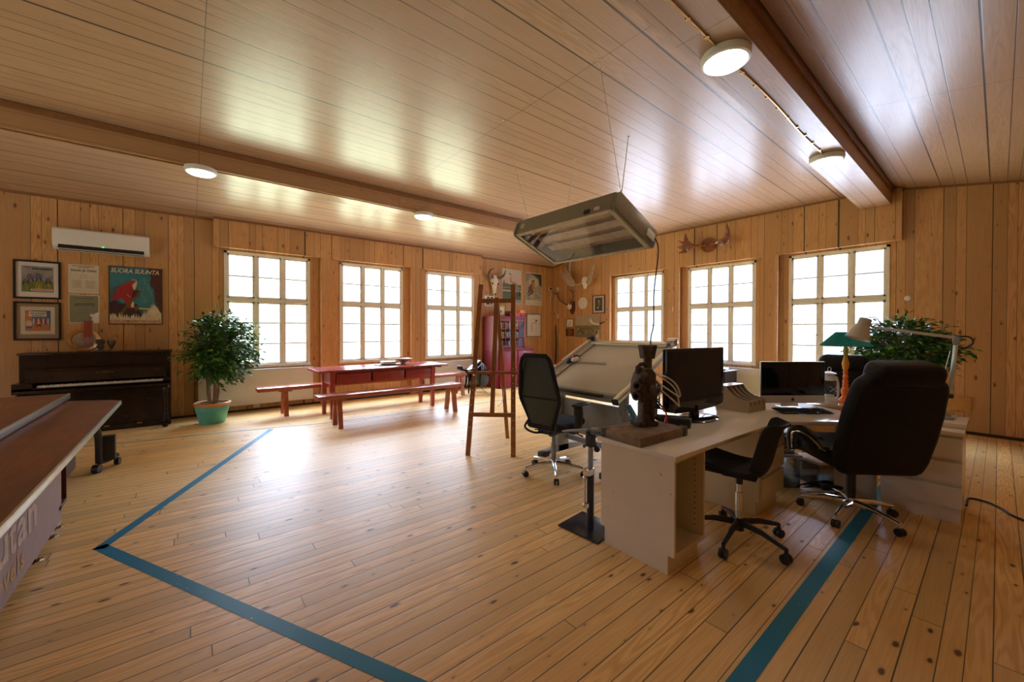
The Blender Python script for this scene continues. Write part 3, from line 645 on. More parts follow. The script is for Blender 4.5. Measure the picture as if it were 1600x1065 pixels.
# alarm hardware in the corner
t = thing('intercom', 'small round black and white wall device with a dangling cord near the corner', 'wall device', (8.80, D1, 2.83)); MB().cyl((0, 0, 0), (0, -.04, 0), .055, seg=20).build('housing', M_whiteplastic, t); MB().cyl((0, -.04, 0), (0, -.055, 0), .035, seg=16).build('lens', M_blackpl, t)
MB().tube(smooth([(.02, -.03, -.05), (.05, -.03, -.2), (.01, -.03, -.3), (.03, -.03, -.45)], 6), .012, 6).build('cord', M_whcable, t)
tag(MB().box((DE - .014, 8.70, 2.80), (.03, .07, .13), None, None, .008).build('motion_sensor', M_whiteplastic), 'small white sensor box high on the wall beside the corner', 'sensor')
tag(MB().box((DE - .018, 8.68, 1.96), (.035, .09, .12), None, None, .008).build('wall_switch', M_outlet), 'white switch box on the wall below the motion sensor', 'switch')
tag(MB().tube(smooth([(DE - .008, 8.70, 2.73), (DE - .008, 8.80, 2.5), (DE - .008, 8.84, 2.2), (DE - .008, 8.69, 2.03)], 6), .005, 5).build('sensor_cord', M_whcable), 'thin pale cord running between the sensor and the switch box in the corner', 'cord')
tag(MB().tube([(8.86, 8.72, .02), (8.87, 8.74, .5), (8.88, 8.73, 1.1), (8.88, 8.75, 1.68)], [.035, .028, .024, .018], 8).build('walking_stick', M_birddk), 'long dark stick standing upright in the corner', 'stick')
tag(MB().box((.99, D1 - .02, .09), (.10, .04, .07), None, None, .005).build('wall_socket', M_outlet), 'small pale socket box low on the wall under the radiator', 'socket')
tag(MB().box((1.75, D1 - .02, .22), (.10, .04, .09), None, None, .005).build('wall_socket', M_outlet), 'pale double socket at the right end of the ficus radiator', 'socket')

# ================================================================== EAST WALL
# pale moose antlers
t = thing('moose_antlers', 'pale wide moose antlers with white skull plate high in the corner', 'antlers', (DE, 7.52, 2.66), R(-90))
m = MB(); m.lathe([(.03, -.04), (.07, .02), (.10, .10), (.13, .18), (.09, .28), (0, .32)], (0, -.10, .10), 16, sy=.55); m.build('skull_plate', M_bone, t)
for s in (-1, 1):
    m = MB(); m.tube(smooth([(s * .08, -.12, .26), (s * .18, -.17, .20), (s * (.36 if s < 0 else .24), -.2, .22)], 5), .035, 8)
    palm = [(.26, .18), (.36, .13), (.52, .20), (.70, .38), (.86, .60), (.70, .50), (.74, .68), (.62, .56), (.60, .72), (.50, .56), (.44, .62), (.40, .44), (.30, .32)]
    if s > 0: palm = [(.16, .18), (.24, .13), (.32, .24), (.37, .42), (.44, .72), (.36, .56), (.36, .76), (.29, .56), (.25, .62), (.22, .42), (.16, .30)]
    m.prism([(s * x, -.20 - .12 * x, z) for x, z in palm], (0, .03, 0), None, .008); m.build('antler', M_antlerp, t)
# deer antlers on shield
t = thing('deer_antlers', 'dark branched deer antlers on a small brown shield, left of the white plate', 'antlers', (DE - .005, 8.11, 2.04), R(-90))
m = MB(); m.prism([(-.09, 0, .34), (.13, 0, .36), (.14, 0, .12), (.06, 0, -.04), (-.0, 0, -.02), (-.09, 0, .12)], (0, -.03, 0), None, .006); m.build('shield', M_dkred, t)
m = MB(); m.ball((-.02, -.08, .20), .08, None, (1, .7, 1.2)); m.build('skull_plate', M_bone, t)
for s, P_ in ((-1, [(-.04, .24), (-.20, .30), (-.36, .42), (-.44, .58), (-.55, .66)]), (1, [(.02, .26), (.12, .34), (.20, .50), (.18, .62), (.10, .68)])):
    m = MB(); m.tube(smooth([(x, -.1 - .03 * i, z) for i, (x, z) in enumerate(P_)], 5), .022, 7)
    for bx, bz, ex, ez in ((P_[2][0], P_[2][1], P_[2][0] + s * .02, P_[2][1] + .17), (P_[3][0], P_[3][1], P_[3][0] + s * .12, P_[3][1] + .03), (P_[3][0], P_[3][1], P_[3][0] - .02, P_[3][1] + .16), (P_[1][0], P_[1][1], P_[1][0] - s * .02, P_[1][1] + .12)): m.cyl((bx, -.17, bz), (ex, -.20, ez), .018, .006, 7)
    m.build('antler', M_antler, t)
# varnished moose antler with round plaque on the header
t = thing('moose_antlers', 'glossy varnished brown moose antlers on a round plaque above a window', 'antlers', (D2 - PR - .004, 4.05, 3.42), R(-90))
MB().cyl((-.02, 0, 0), (-.02, -.05, 0), .16, seg=24).build('plaque', M_antlerv, t)
for s in (-1, 1):
    m = MB(); m.tube(smooth([(s * .05, -.08, 0), (s * .2, -.14, .0), (s * .32, -.18, .03)], 5), .03, 8)
    P_ = [(.28, -.04), (.40, -.14), (.62, -.12), (.50, -.06), (.64, .02), (.50, .06), (.62, .18), (.48, .13), (.45, .32), (.38, .14), (.30, .06)] if s < 0 else [(.24, -.04), (.36, -.10), (.50, -.04), (.53, .08), (.50, .22), (.44, .38), (.43, .2), (.36, .06), (.28, .04)]
    m.prism([(s * x, -.18 - .1 * x, z) for x, z in P_], (0, .03, 0), None, .008); m.build('antler', M_antlerv, t)
# oval plate
o = MB().lathe([(0, 0), (.16, 0), (.175, .012), (.16, .022), (.12, .016), (.08, .022), (0, .024)], (0, 0, 0), 28, None, 1, 1, Euler((R(90), 0, 0)).to_matrix()).build('oval_plaque', M_bone, loc=(DE, 7.68, 2.32)); o.rotation_euler = (0, 0, R(-90)); tag(o, 'white oval relief plaque between the deer antlers and the portrait', 'plaque')
t = framed('dark framed portrait photograph with cream border left of the nearest corner window', 0, 0, .43, .51, .022, M_pbrown, .025, R(-90), loc=(DE, 7.10, 2.005)); MB().bb(-.2, .2, -.010, -.0005, .02, .49).build('passepartout', M_paper, t)
a = Art(.26, .37, -.011); B = .07 / .37; a.r(0, B, 1, 1 + B, M_birddk); a.e(.55, .55 + B, .16, .2, M_sepia); a.e(.5, .75 + B, .1, .1, M_sepial); a.e(.4, .25 + B, .14, .09, M_sepial); a.build('print', t)
t = thing('herd_photograph', 'unframed sepia photograph of a grazing herd in the corner with a horn hanging over it', 'picture', (DE - .005, 7.505, 1.317), R(-90)); MB().bb(-.46, .46, -.02, 0, 0, .635).build('panel', M_sepial, t)
a = Art(.9, .61, -.0205); a.r(0, .02, 1, .58, M_sepia); random.seed(4)
for k in range(50): a.e(random.uniform(.04, .96), random.uniform(.16, .44), .022, .03, random.choice([M_birddk, M_rock, M_sepia]), 7)
a.p([(.80, .02), (1, .02), (1, .4), (.96, .33), (.95, .2), (.86, .12)], M_sky2); a.build('print', t)
t = thing('drinking_horn', 'curved cream horn with dark tip hanging on the herd photograph', 'horn', (DE - .045, 7.085, 1.757), R(-90))
P_ = smooth([(-.26, -.02, .08), (-.18, -.03, -.01), (-.05, -.03, -.05), (.08, -.03, -.05)], 6); MB().tube(P_, [.04 - .018 * k / (len(P_) - 1) for k in range(len(P_))], 10).build('horn_body', M_bone, t)
MB().tube([(.08, -.03, -.05), (.16, -.03, -.02), (.25, -.03, .01)], [.024, .02, .012], 8).build('horn_tip', M_birddk, t)
t = framed('small gold framed square picture of white flowers, above the dark carved square', 0, 0, .33, .29, .04, M_gold, .02, R(-90), loc=(DE, 8.18, 1.60)); MB().bb(-.126, .126, -.010, -.0005, .04, .25).build('passepartout', M_paperw, t)
a = Art(.2, .17, -.011); random.seed(2)
for k in range(12): a.e(random.uniform(.2, .8), random.uniform(.45, 1.1), .09, .08, random.choice([M_birdgrey, M_sky2, M_rock]), 8)
a.build('print', t)
t = thing('carved_plaque', 'small dark square carved wooden plaque below the gold framed picture', 'plaque', (DE, 8.18, 1.347), R(-90)); MB().bb(-.16, .16, -.02, 0, 0, .235, None, .006).build('panel', M_dkred, t)
m = MB(); m.lathe([(0, .02), (.05, .035), (.09, .024), (.10, .02)], (0, 0, .12), 12, None, 1, 1, Euler((R(90), 0, 0)).to_matrix()); m.build('rosette', M_poak, t)
tag(MB().lathe([(0, 0), (.045, 0), (.045, .02), (.03, .035), (0, .038)], (D2, .935, 2.068), 20, M_whiteplastic, 1, 1, Euler((R(90), 0, R(-90))).to_matrix()).build('wall_sensor', None), 'small round white disc on the right wall beside the nearest window', 'sensor')
tag(MB().bb(D2 - .02, D2, .25, .62, .335, .55, None, .003).build('wall_patch', M_ply), 'flat orange wooden board fixed low on the right wall behind the desk lamp', 'board')
tag(MB().bb(D2 - PR - .02, D2 - PR, 4.88, 4.91, 1.98, 2.10, None, .003).build('thermometer', M_outlet), 'small pale strip thermometer on the pilaster left of the middle right window', 'thermometer')

# ================================================================== FURNITURE
# piano (front faces -y)
t = thing('piano', 'dark brown upright piano with open keyboard and carved legs against the wall', 'piano', (-1.03, 8.50, 0))
W2 = .79
m = MB(); m.bb(-W2, -W2 + .05, 0, .42, 0, 1.17).bb(W2 - .05, W2, 0, .42, 0, 1.17).bb(-W2, W2, .38, .42, 0, 1.17).bb(-W2, W2, .0, .40, 0, .08); m.build('case', M_pianoM, t)
MB().bb(-W2 - .02, W2 + .015, -.02, .43, 1.17, 1.20, None, .006).build('lid', M_pianoM, t)
m = MB(); m.bb(-W2 + .05, W2 - .05, .0, .03, .98, 1.17).bb(-W2 + .05, W2 - .05, -.03, .03, .935, .975).bb(-W2 + .12, W2 - .12, -.012, 0, 1.0, 1.012).bb(-W2 + .12, W2 - .12, -.012, 0, 1.14, 1.152); m.build('upper_panel', M_pianoM, t)
m = MB(); m.box((0, -.035, .865), (2 * W2 - .1, .02, .17), Euler((R(-14), 0, 0)).to_matrix()); m.build('fallboard', M_pianoM, t)
a = Art(.20, .015, -.062)
for k in range(9): a.r(k * .11 + (.06 if k > 1 else 0), 0, k * .11 + .05 + (.06 if k > 1 else 0), 1, M_poak)
q = a.build('maker_lettering', t); q.location = (.06, -.005, .875); q.rotation_euler = (R(-14), 0, 0)
MB().bb(-W2 + .05, W2 - .05, .06, .09, .06, .70).build('lower_panel', M_pianoM, t)
m = MB(); m.bb(-W2 - .01, W2 + .01, -.27, .02, .66, .72).bb(-W2 - .01, -W2 + .17, -.27, .02, .72, .80).bb(W2 - .08, W2 + .01, -.27, .02, .72, .79).bb(-W2, W2, -.27, -.235, .70, .735); m.build('keybed', M_pianoM, t)
wk = None; kw = 1.30 / 52; x0 = -W2 + .20
for k in range(52):
    if wk is None: wk = MB().bb(-kw * .46, kw * .46, -.225, -.085, .725, .758, None, .002).build('white_key', M_ivory, t); o = wk
    else: o = wk.copy(); C.objects.link(o)
    o.location = (x0 + (k + .5) * kw, 0, 0)
bk = None
for k in range(51):
    if (k + 5) % 7 in (2, 6): continue
    if bk is None: bk = MB().bb(-.006, .006, -.175, -.085, .758, .770, None, .002).build('black_key', M_gloss, t); o = bk
    else: o = bk.copy(); C.objects.link(o)
    o.location = (x0 + (k + 1) * kw, 0, 0)
for s in (-1, 1):
    x = s * (W2 - .06); P_ = smooth([(x, -.15, .66), (x, -.20, .60), (x, -.185, .50), (x, -.13, .36), (x, -.12, .22), (x, -.16, .12), (x, -.20, .10)], 6)
    m = MB(); m.tube(P_, [.035 + .03 * abs(1 - 2 * k / (len(P_) - 1)) ** 2 for k in range(len(P_))], 10); m.ball((x, -.185, .59), .055, None, (.7, 1, 1)); m.ball((x, -.185, .11), .05, None, (.8, 1, .9)); m.bb(x - .045, x + .045, -.23, .06, .025, .07, None, .01); m.cyl((x, -.2, .02), (x, -.2, 0), .03); m.build('leg', M_pianoM, t)
for x in (.06, .42): MB().bb(x - .03, x + .03, -.04, .06, .07, .085, None, .006).build('pedal', M_brass, t)
# things on the piano
t = thing('oval_tray', 'round brass rimmed mirror tray propped on top of the piano', 'tray', (-1.235, 8.72, 1.375))
rm = Euler((R(90 + 12), 0, 0)).to_matrix(); MB().lathe([(.122, 0), (.135, .02), (.17, .03), (.178, .02), (.172, .0), (.122, -.006)], (0, 0, 0), 36, None, 1, .94, rm).build('rim', M_brass, t)
m = MB(); m.lathe([(.124, .004), (.0, .006)], (0, 0, 0), 30, None, 1, .94, rm); m.build('centre', mat('dull_silver', (.42, .34, .28), .35, metal=.6), t); MB().bb(-.06, .06, -.06, .09, -.173, -.160).build('stand_foot', M_pewter, t)
t = thing('pennant', 'small rust red pennant with fringe hanging in front of the brass tray', 'pennant', (-1.17, 8.465 + .08, 1.201)); m = MB(); m.prism([(-.045, 0, .46), (.045, 0, .46), (.045, 0, .24), (.02, 0, .20), (0, 0, .23), (-.03, 0, .20), (-.045, 0, .25)], (0, .006, 0)); m.build('flag', mat('rust_red_cloth', (.28, .05, .03), .7), t)
m = MB()
for k in range(7): m.cyl((-.045 + k * .015, .003, .25), (-.047 + k * .015, .003, .16 - .02 * (k % 3)), .003, seg=5)
m.build('fringe', M_pred, t); MB().cyl((.052, .003, 0), (.052, .003, .47), .004, seg=6).cyl((.052, .003, 0), (.052, .003, .012), .03, seg=14).build('stand', M_pewter, t)
t = thing('candle_holder', 'dark ornate stubby holder between the brass tray and the metal goblet on the piano', 'candle holder', (-1.045, 8.58, 1.201)); MB().lathe([(.05, 0), (.045, .015), (.02, .03), (.035, .05), (.045, .08), (.03, .10), (.05, .125), (.055, .145), (.04, .16), (.05, .18), (.0, .185)], seg=14).build('holder_body', M_birddk, t)
t = thing('goblet', 'tarnished metal goblet standing at the right on the piano top', 'goblet', (-.93, 8.62, 1.201)); MB().lathe([(.04, 0), (.035, .01), (.012, .03), (.012, .05), (.03, .08), (.045, .12), (.055, .165), (.052, .165), (.03, .09), (0, .08)], seg=20).build('goblet_body', M_pewter, t)

# ficus plants
def ficus(lab, loc, hz, rx, rzz, cz, nleaf, seed, potmat, potr, potname, offx=0.0):
    random.seed(seed); t = thing('potted_ficus', lab, 'plant', loc)
    pr = .235; pot = MB().lathe([(pr * .70, 0), (pr * .74, .01), (pr * .93, .21), (pr * .95, .215), (pr * .98, .29), (pr * .98, .295)], seg=36).build('pot', potmat[0], t)
    MB().lathe([(pr * .99, .285), (pr * 1.07, .30), (pr * 1.08, .335), (pr * 1.0, .345), (pr * .92, .335), (pr * .90, .29)], seg=36).build('pot_rim', potmat[1], pot)
    MB().lathe([(pr * .9, .30), (0, .315)], seg=20).build('soil', M_soil, pot)
    m = MB(); tops = []
    for k in range(6):
        a = k * 1.05 + random.random() * .3; r0 = .03 + .03 * random.random(); bx, by = r0 * math.cos(a), r0 * math.sin(a)
        ex, ey = rx * .35 * math.cos(a), rx * .35 * math.sin(a)
        m.tube(smooth([(bx, by, .28), (bx * 1.3 + .02 * math.cos(k), by * 1.3, .52), (ex * .5, ey * .5, .78), (ex, ey, cz + random.uniform(-.1, .2))], 4), [.019] * 5 + [.014] * 4 + [.010] * 4, 7)
    m.build('stems', M_stem, t)
    f = MB(); bm = f.bm; i0, i1 = f.mi(M_leaf), f.mi(M_leafl); tw = MB()
    cl = []
    for k in range(int(nleaf / 14)):
        while True:
            d = Vector((random.uniform(-1, 1), random.uniform(-1, 1), random.uniform(-1, 1)))
            if .35 < d.length < 1: break
        bump = 1 + .20 * math.sin(5 * math.atan2(d.y, d.x) + seed) * (1 - abs(d.z)) + random.uniform(-.12, .12)
        c = Vector((d.x * rx * bump, d.y * rx * bump, cz + d.z * rzz * bump)); c.x += offx; cl.append(c)
        o0 = Vector((c.x * .35, c.y * .35, cz + (c.z - cz) * .45 - .08)); tw.tube([o0, (o0 + c) / 2 + Vector((0, 0, .03)), c], .004, 4)
        for j in range(14):
            pos = c + Vector((random.gauss(0, .055), random.gauss(0, .055), random.gauss(0, .05))); L = random.uniform(.055, .09); w = L * .28
            out = (pos - Vector((0, 0, cz - .2))); out.z *= .3; out.normalize(); dr = (out + Vector((random.gauss(0, .5), random.gauss(0, .5), random.gauss(-.45, .35)))).normalized()
            sd = dr.cross(Vector((0, 0, 1)) + Vector((random.gauss(0, .4), random.gauss(0, .4), 0))).normalized(); nn = sd.cross(dr) * (w * .35)
            P_ = [pos, pos + dr * L * .35 + sd * w + nn, pos + dr * L * .8 + sd * w * .5 + nn * .6, pos + dr * L * 1.12, pos + dr * L * .8 - sd * w * .5 + nn * .6, pos + dr * L * .35 - sd * w + nn]
            vs = [bm.verts.new(q) for q in P_]; mi_ = i1 if random.random() < .16 else i0
            for q in ((0, 1, 2, 3), (0, 3, 4, 5)): bm.faces.new([vs[z] for z in q]).material_index = mi_
    me = bpy.data.meshes.new('foliage'); bm.to_mesh(me); bm.free(); me.materials.append(M_leaf); me.materials.append(M_leafl)
    o = bpy.data.objects.new('foliage', me); C.objects.link(o); o.parent = t; tw.build('twigs', M_stem, t); return t
ficus('bushy green ficus in a turquoise pot with ochre rim beside the piano', (.29, 8.18, 0), 0, .46, .56, 1.22, 4800, 11, (M_pot, M_potrim), .235, 'pot', .13)
ficus('bushy green ficus behind the black executive chair and the swing-arm lamp', (7.72, .86, 0), 0, .48, .42, 1.28, 4400, 23, (M_oldwood, M_oldwood), .235, 'pot')

# red table
t = thing('trestle_table', 'long worn red wooden table with three drawers between two benches', 'table', (2.88, 7.5, 0))
MB().bb(-1.18, 1.17, -.40, .46, .815, .845, None, .006).build('tabletop', M_redtop, t)
m = MB(); m.bb(-1.22, -1.17, -.40, .46, .80, .845, None, .004); m.build('end_batten', M_redtop, t); MB().bb(1.16, 1.22, -.40, .46, .812, .842, None, .004).build('end_batten', M_redtop, t); MB().bb(1.02, 1.09, -.36, .42, .785, .815).build('cleat', M_redtop, t)
m = MB(); m.bb(-1.0, .96, -.27, -.245, .765, .81).bb(-1.0, .96, .26, .285, .60, .81).bb(-1.0, -.97, -.3, .28, .585, .81).bb(.93, .96, -.3, .28, .585, .81).bb(-.98, .96, -.27, -.10, .585, .60); m.build('apron', M_red, t)
for k in range(3):
    x = -.62 + k * .635; d = MB().bb(x - .30, x + .30, -.30, -.05, .60, .765, None, .004).build('drawer', M_red, t); MB().ball((x, -.312, .685), .014, None, (2, .8, .6)).build('knob', M_red, d)
for x in (-.98, .93):
    for y in (-.27, .26):
        m = MB(); v = [(x - .045, y - .045, .80), (x + .045, y - .045, .80), (x + .045, y + .045, .80), (x - .045, y + .045, .80)]
        r = bmesh.ops.create_cone(m.bm, cap_ends=True, segments=4, radius1=.042, radius2=.062, depth=.80, matrix=Matrix.Translation((x, y, .40)) @ Matrix.Rotation(R(45), 4, 'Z')); m.build('leg', M_red, t)
# benches
def bench(lab, x0, x1, yc, tilt, L0, L1):
    t = thing('bench', lab, 'bench', ((x0 + x1) / 2, yc, 0), tilt, 'red-brown benches'); h = (x1 - x0) / 2
    m = MB(); m.prism([(-h, -.16, .455), (-h, .16, .455), (-h, .16, .52), (-h, -.16, .52)], (2 * h, 0, 0), None, .008); m.build('seat', M_bench, t)
    for lx in (L0, L1):
        x = lx - (x0 + x1) / 2; m = MB(); m.bb(x - .10 * (1 if x > 0 else 1), x + .10, -.13, .13, .43, .457); m.build('batten', M_bench, t)
        for s in (-1, 1):
            for_ = MB(); for_.prism([(x - .035, s * .09 - .03, .44), (x + .035, s * .09 - .03, .44), (x + .035, s * .09 + .03, .44), (x - .035, s * .09 + .03, .44)], (0.03 * (1 if x > 0 else -1) * -1 * 0, s * .075, -.44)); for_.build('leg', M_bench, t)
    return t
bench('red-brown wooden bench in front of the red table, the nearer one', 1.51, 4.04, 6.62, R(0), 1.82, 3.88)
bench('long red-brown wooden bench behind the red table along the wall', .90, 5.12, 8.13, R(0), 1.33, 5.0)
# on the table
t = thing('plate_stack', 'small stack of flat plates and papers on the red table', 'plates', (3.05, 7.62, .845)); MB().bb(-.24, .2, -.12, .1, 0, .012).build('paper', mat('dark_green_paper', (.05, .10, .08), .5), t); MB().lathe([(.11, .012), (.16, .03), (.15, .045), (.0, .05)], seg=24).build('plate', M_paper, t); MB().lathe([(.10, .05), (.155, .065), (.14, .07), (.0, .06)], seg=24).build('plate', M_pcream, t)
t = thing('footed_bowl', 'pale footed bowl standing on the red table right of the plates', 'bowl', (3.36, 7.62, .845)); MB().lathe([(.06, 0), (.05, .03), (.10, .06), (.17, .10), (.18, .115), (.165, .112), (.09, .07), (0, .06)], seg=28).build('bowl', mat('wooden_bowl', (.42, .27, .15), .4), t)
# saddle at the end of the far bench
t = thing('riding_saddle', 'black leather riding saddle hanging over the right end of the far bench', 'saddle', (5.40, 8.1, .0))
m = MB(); P_ = [(-.42, .69), (-.36, .60), (-.22, .58), (-.06, .63), (.06, .76), (.12, .80), (.12, .70), (.06, .59), (-.05, .545), (-.3, .54), (-.42, .58)]
m.prism([(x, -.13, z) for x, z in P_], (0, .26, 0), None, .025, 3); m.build('seat', M_gloss, t)
for s in (-1, 1):
    m = MB(); m.prism([(x, s * .17, z) for x, z in [(-.12, .56), (.02, .66), (.12, .74), (.24, .60), (.32, .40), (.28, .22), (.16, .14), (.04, .2), (-.06, .36)]], (0, s * .03, 0), None, .012); m.build('flap', M_gloss, t)
    m = MB(); m.tube(smooth([(.06, s * .21, .56), (.04, s * .22, .3), (.08, s * .22, .12), (.22, s * .24, .012)], 5), .014, 6, flat=.4); m.build('stirrup_strap', M_gloss, t)
m = MB()
for s in (-1, 1): m.tube(smooth([(-.19, s * .05, .56), (-.19, s * .07, .25), (-.26 - .04 * s, s * .1, .015)], 5), .02, 6)
m.build('girth_strap', M_gloss, t)

# magenta cabinet
t = thing('display_cabinet', 'magenta-red painted cupboard with small-paned glass doors behind the easel', 'cabinet', (6.75, 8.5, 0))
m = MB(); m.bb(-.50, .62, -.36, .42, .05, 1.0).bb(-.46, .58, -.33, .40, 0, .06); m.bm.faces.ensure_lookup_table(); m.build('base_carcass', M_pink, t)
MB().bb(-.53, .66, -.385, .43, 1.0, 1.03, None, .004).build('base_top', M_pink, t)
for s, x0, x1 in ((0, -.48, .045), (1, .075, .60)):
    d = MB().bb(x0, x1, -.385, -.36, .09, .97, None, .004).build('door', M_pink, t); MB().bb(x0 + .07, x1 - .07, -.392, -.385, .16, .88, None, .003).build('door_panel', M_pink, d); MB().ball((x0 + .05 if s else x1 - .05, -.40, .56), .013).build('knob', M_brass, d)
m = MB(); m.bb(-.48, .44, .35, .40, 1.03, 1.87).bb(-.48, -.45, -.22, .40, 1.03, 1.87).bb(.41, .44, -.22, .40, 1.03, 1.87).bb(-.48, .44, -.22, .40, 1.84, 1.87).bb(-.48, .44, -.2, .40, 1.03, 1.06).bb(-.45, .41, -.15, .35, 1.30, 1.315).bb(-.45, .41, -.15, .35, 1.56, 1.575); m.build('upper_carcass', M_pink, t)
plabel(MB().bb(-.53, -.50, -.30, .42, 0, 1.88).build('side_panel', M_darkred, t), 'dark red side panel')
MB().bb(-.51, .47, -.255, .42, 1.87, 1.90, None, .006).build('cornice', M_pink, t)
for x0, x1 in ((-.47, -.02), (.0, .43)):
    m = MB(); f = .045; m.bb(x0, x0 + f, -.245, -.22, 1.07, 1.83).bb(x1 - f, x1, -.245, -.22, 1.07, 1.83).bb(x0, x1, -.245, -.22, 1.07, 1.13).bb(x0, x1, -.245, -.22, 1.77, 1.83)
    m.bb((x0 + x1) / 2 - .01, (x0 + x1) / 2 + .01, -.243, -.222, 1.1, 1.8)
    for z in (1.34, 1.56): m.bb(x0, x1, -.243, -.222, z - .01, z + .01)
    d = m.build('glass_door', M_pink, t); MB().poly([(x0, -.23, 1.08), (x1, -.23, 1.08), (x1, -.23, 1.82), (x0, -.23, 1.82)], M_picglass).build('door_glass', None, d)
random.seed(6)
bkm = [(M_pred2, 'red'), (M_pblue, 'blue'), (M_yellow, 'yellow'), (M_paper, 'cream'), (M_pgreen, 'green'), (M_porange, 'orange'), (M_teal, 'teal'), (M_paperw, 'white')]; seen = set()
for sh, z in enumerate((1.06, 1.315, 1.575)):
    x = -.40 if sh else -.42; prev = 'wall'; rowb = []
    while x < .36:
        w = random.uniform(.03, .05); h = random.uniform(.14, .20)
        while True:
            mt, cn = random.choice(bkm); key = (sh, prev, cn)
            if cn != prev and key not in seen: break
        seen.add(key)
        o = MB().bb(0, w, 0, .16, 0, h, None, .003).build('book', mt, loc=(6.75 + x, 8.5 - .10, z + .001)); x += w + .004
        tag(o, '%s book on the %s shelf of the magenta cabinet, %s' % (cn, ('bottom', 'middle', 'top')[sh], 'first at the left end' if prev == 'wall' else 'right after a %s one' % prev), 'book', 'books in the magenta cabinet'); prev = cn
t = thing('yellow_picture', 'small yellow framed drawing leaning on top of the magenta cabinet', 'picture', (6.52, 8.50, 1.90)); MB().bb(-.13, .13, -.02, 0, 0, .30, None, .003).build('frame', M_yellow, t); MB().bb(-.09, .09, -.0225, -.02, .05, .25).build('print', M_paperw, t); a = Art(.16, .18, -.0230); a.e(.5, .75, .18, .22, M_inkgrey); a.e(.4, .65, .08, .1, M_ink); a.build('drawing', t)
tag(MB().bb(0, .20, 0, .2, 0, .10, None, .003).build('card_box', M_pink2, loc=(6.86, 8.32, 1.90)), 'pink and white box on the cabinet top, left one of the lower pair', 'box'); tag(MB().bb(0, .19, 0, .2, 0, .10, None, .003).build('card_box', M_redpl, loc=(7.07, 8.32, 1.90)), 'red box on the cabinet top beside the pink one', 'box'); tag(MB().bb(0, .17, 0, .16, 0, .085, None, .003).build('card_box', M_orange, loc=(7.08, 8.34, 2.0)), 'small orange box stacked on the red box on the cabinet', 'box')
tag(MB().bb(-.22, .02, 0, .22, 0, .16, None, .003).build('wooden_box', M_poak, loc=(6.95, 8.60, 1.90)), 'brown wooden box behind the pink box on the cabinet', 'box')
tag(MB().tube(smooth([(7.20, 8.3, 1.043), (7.25, 8.3, 1.07), (7.30, 8.3, 1.12), (7.35, 8.3, 1.07), (7.36, 8.3, 1.043)], 5), .010, 6).build('wire_handle', M_brass), 'small bent brass loop lying on the lower cabinet shelf', 'handle')

# easel
def beam(m, p0, p1, w, d, fdir):
    p0, p1 = Vector(p0), Vector(p1); z = (p1 - p0).normalized(); y = (Vector(fdir) - z * Vector(fdir).dot(z)).normalized(); x = y.cross(z); rot = Matrix((x, y, z)).transposed(); return m.box((p0 + p1) / 2, (w, d, (p1 - p0).length), rot)
t = thing('easel', 'tall brown wooden studio easel with pegged front legs', 'easel', (2.95, 4.0, 0)); o0 = Vector((2.95, 4.0, 0)); fd = (.69, .724, 0)
A0, A1, B0, B1 = Vector((2.652, 4.113, 0)), Vector((2.945, 4.255, 2.13)), Vector((3.058, 3.726, 0)), Vector((3.245, 3.965, 2.13))
def L(a, b, k): return a.lerp(b, k)
for a, b in ((A0, A1), (B0, B1)):
    lg = beam(MB(), a - o0, b - o0, .058, .028, fd).build('leg', M_easel, t)
    for k in range(9):
        c = a.lerp(b, .16 + k * .042) - o0 + Vector((-.0104, -.0109, 0)); MB().cyl(c, c + Vector((-.004, -.0042, 0)), .007, seg=8).build('peg_hole', M_paperw, lg)
beam(MB(), L(A0, A1, .23) - o0, L(B0, B1, .23) - o0, .05, .022, fd).build('lower_rail', M_easel, t)
beam(MB(), L(A0, A1, .90) - o0, L(B0, B1, .90) - o0, .055, .022, fd).build('upper_rail', M_easel, t)
beam(MB(), (L(A0, A1, .22) + L(B0, B1, .22)) / 2 - o0, (L(A0, A1, .92) + L(B0, B1, .92)) / 2 - o0, .055, .02, fd).build('centre_post', M_easel, t)
la, lb = L(A0, A1, .475), L(B0, B1, .475); dd = (lb - la) * .14; off = Vector((-.035, -.037, 0)); lg = beam(MB(), la - dd - o0 + off, lb + dd - o0 + off, .03, .07, fd).build('canvas_ledge', M_easel, t)
m = MB(); m.ball(la - o0 + Vector((-.02, -.02, -.035)), .014); m.ball(lb - o0 + Vector((-.02, -.02, -.035)), .014); m.build('thumb_bolt', M_chrome, lg)
beam(MB(), Vector((3.517, 4.416, 0)) - o0, Vector((3.13, 4.16, 1.96)) - o0, .05, .025, fd).build('rear_leg', M_easel, t)
MB().tube(smooth([Vector((3.03, 4.0, .58)) - o0, Vector((3.2, 4.13, .60)) - o0, Vector((3.36, 4.3, .74)) - o0], 5), .005, 5).build('stay_chain', M_greymetal, t)

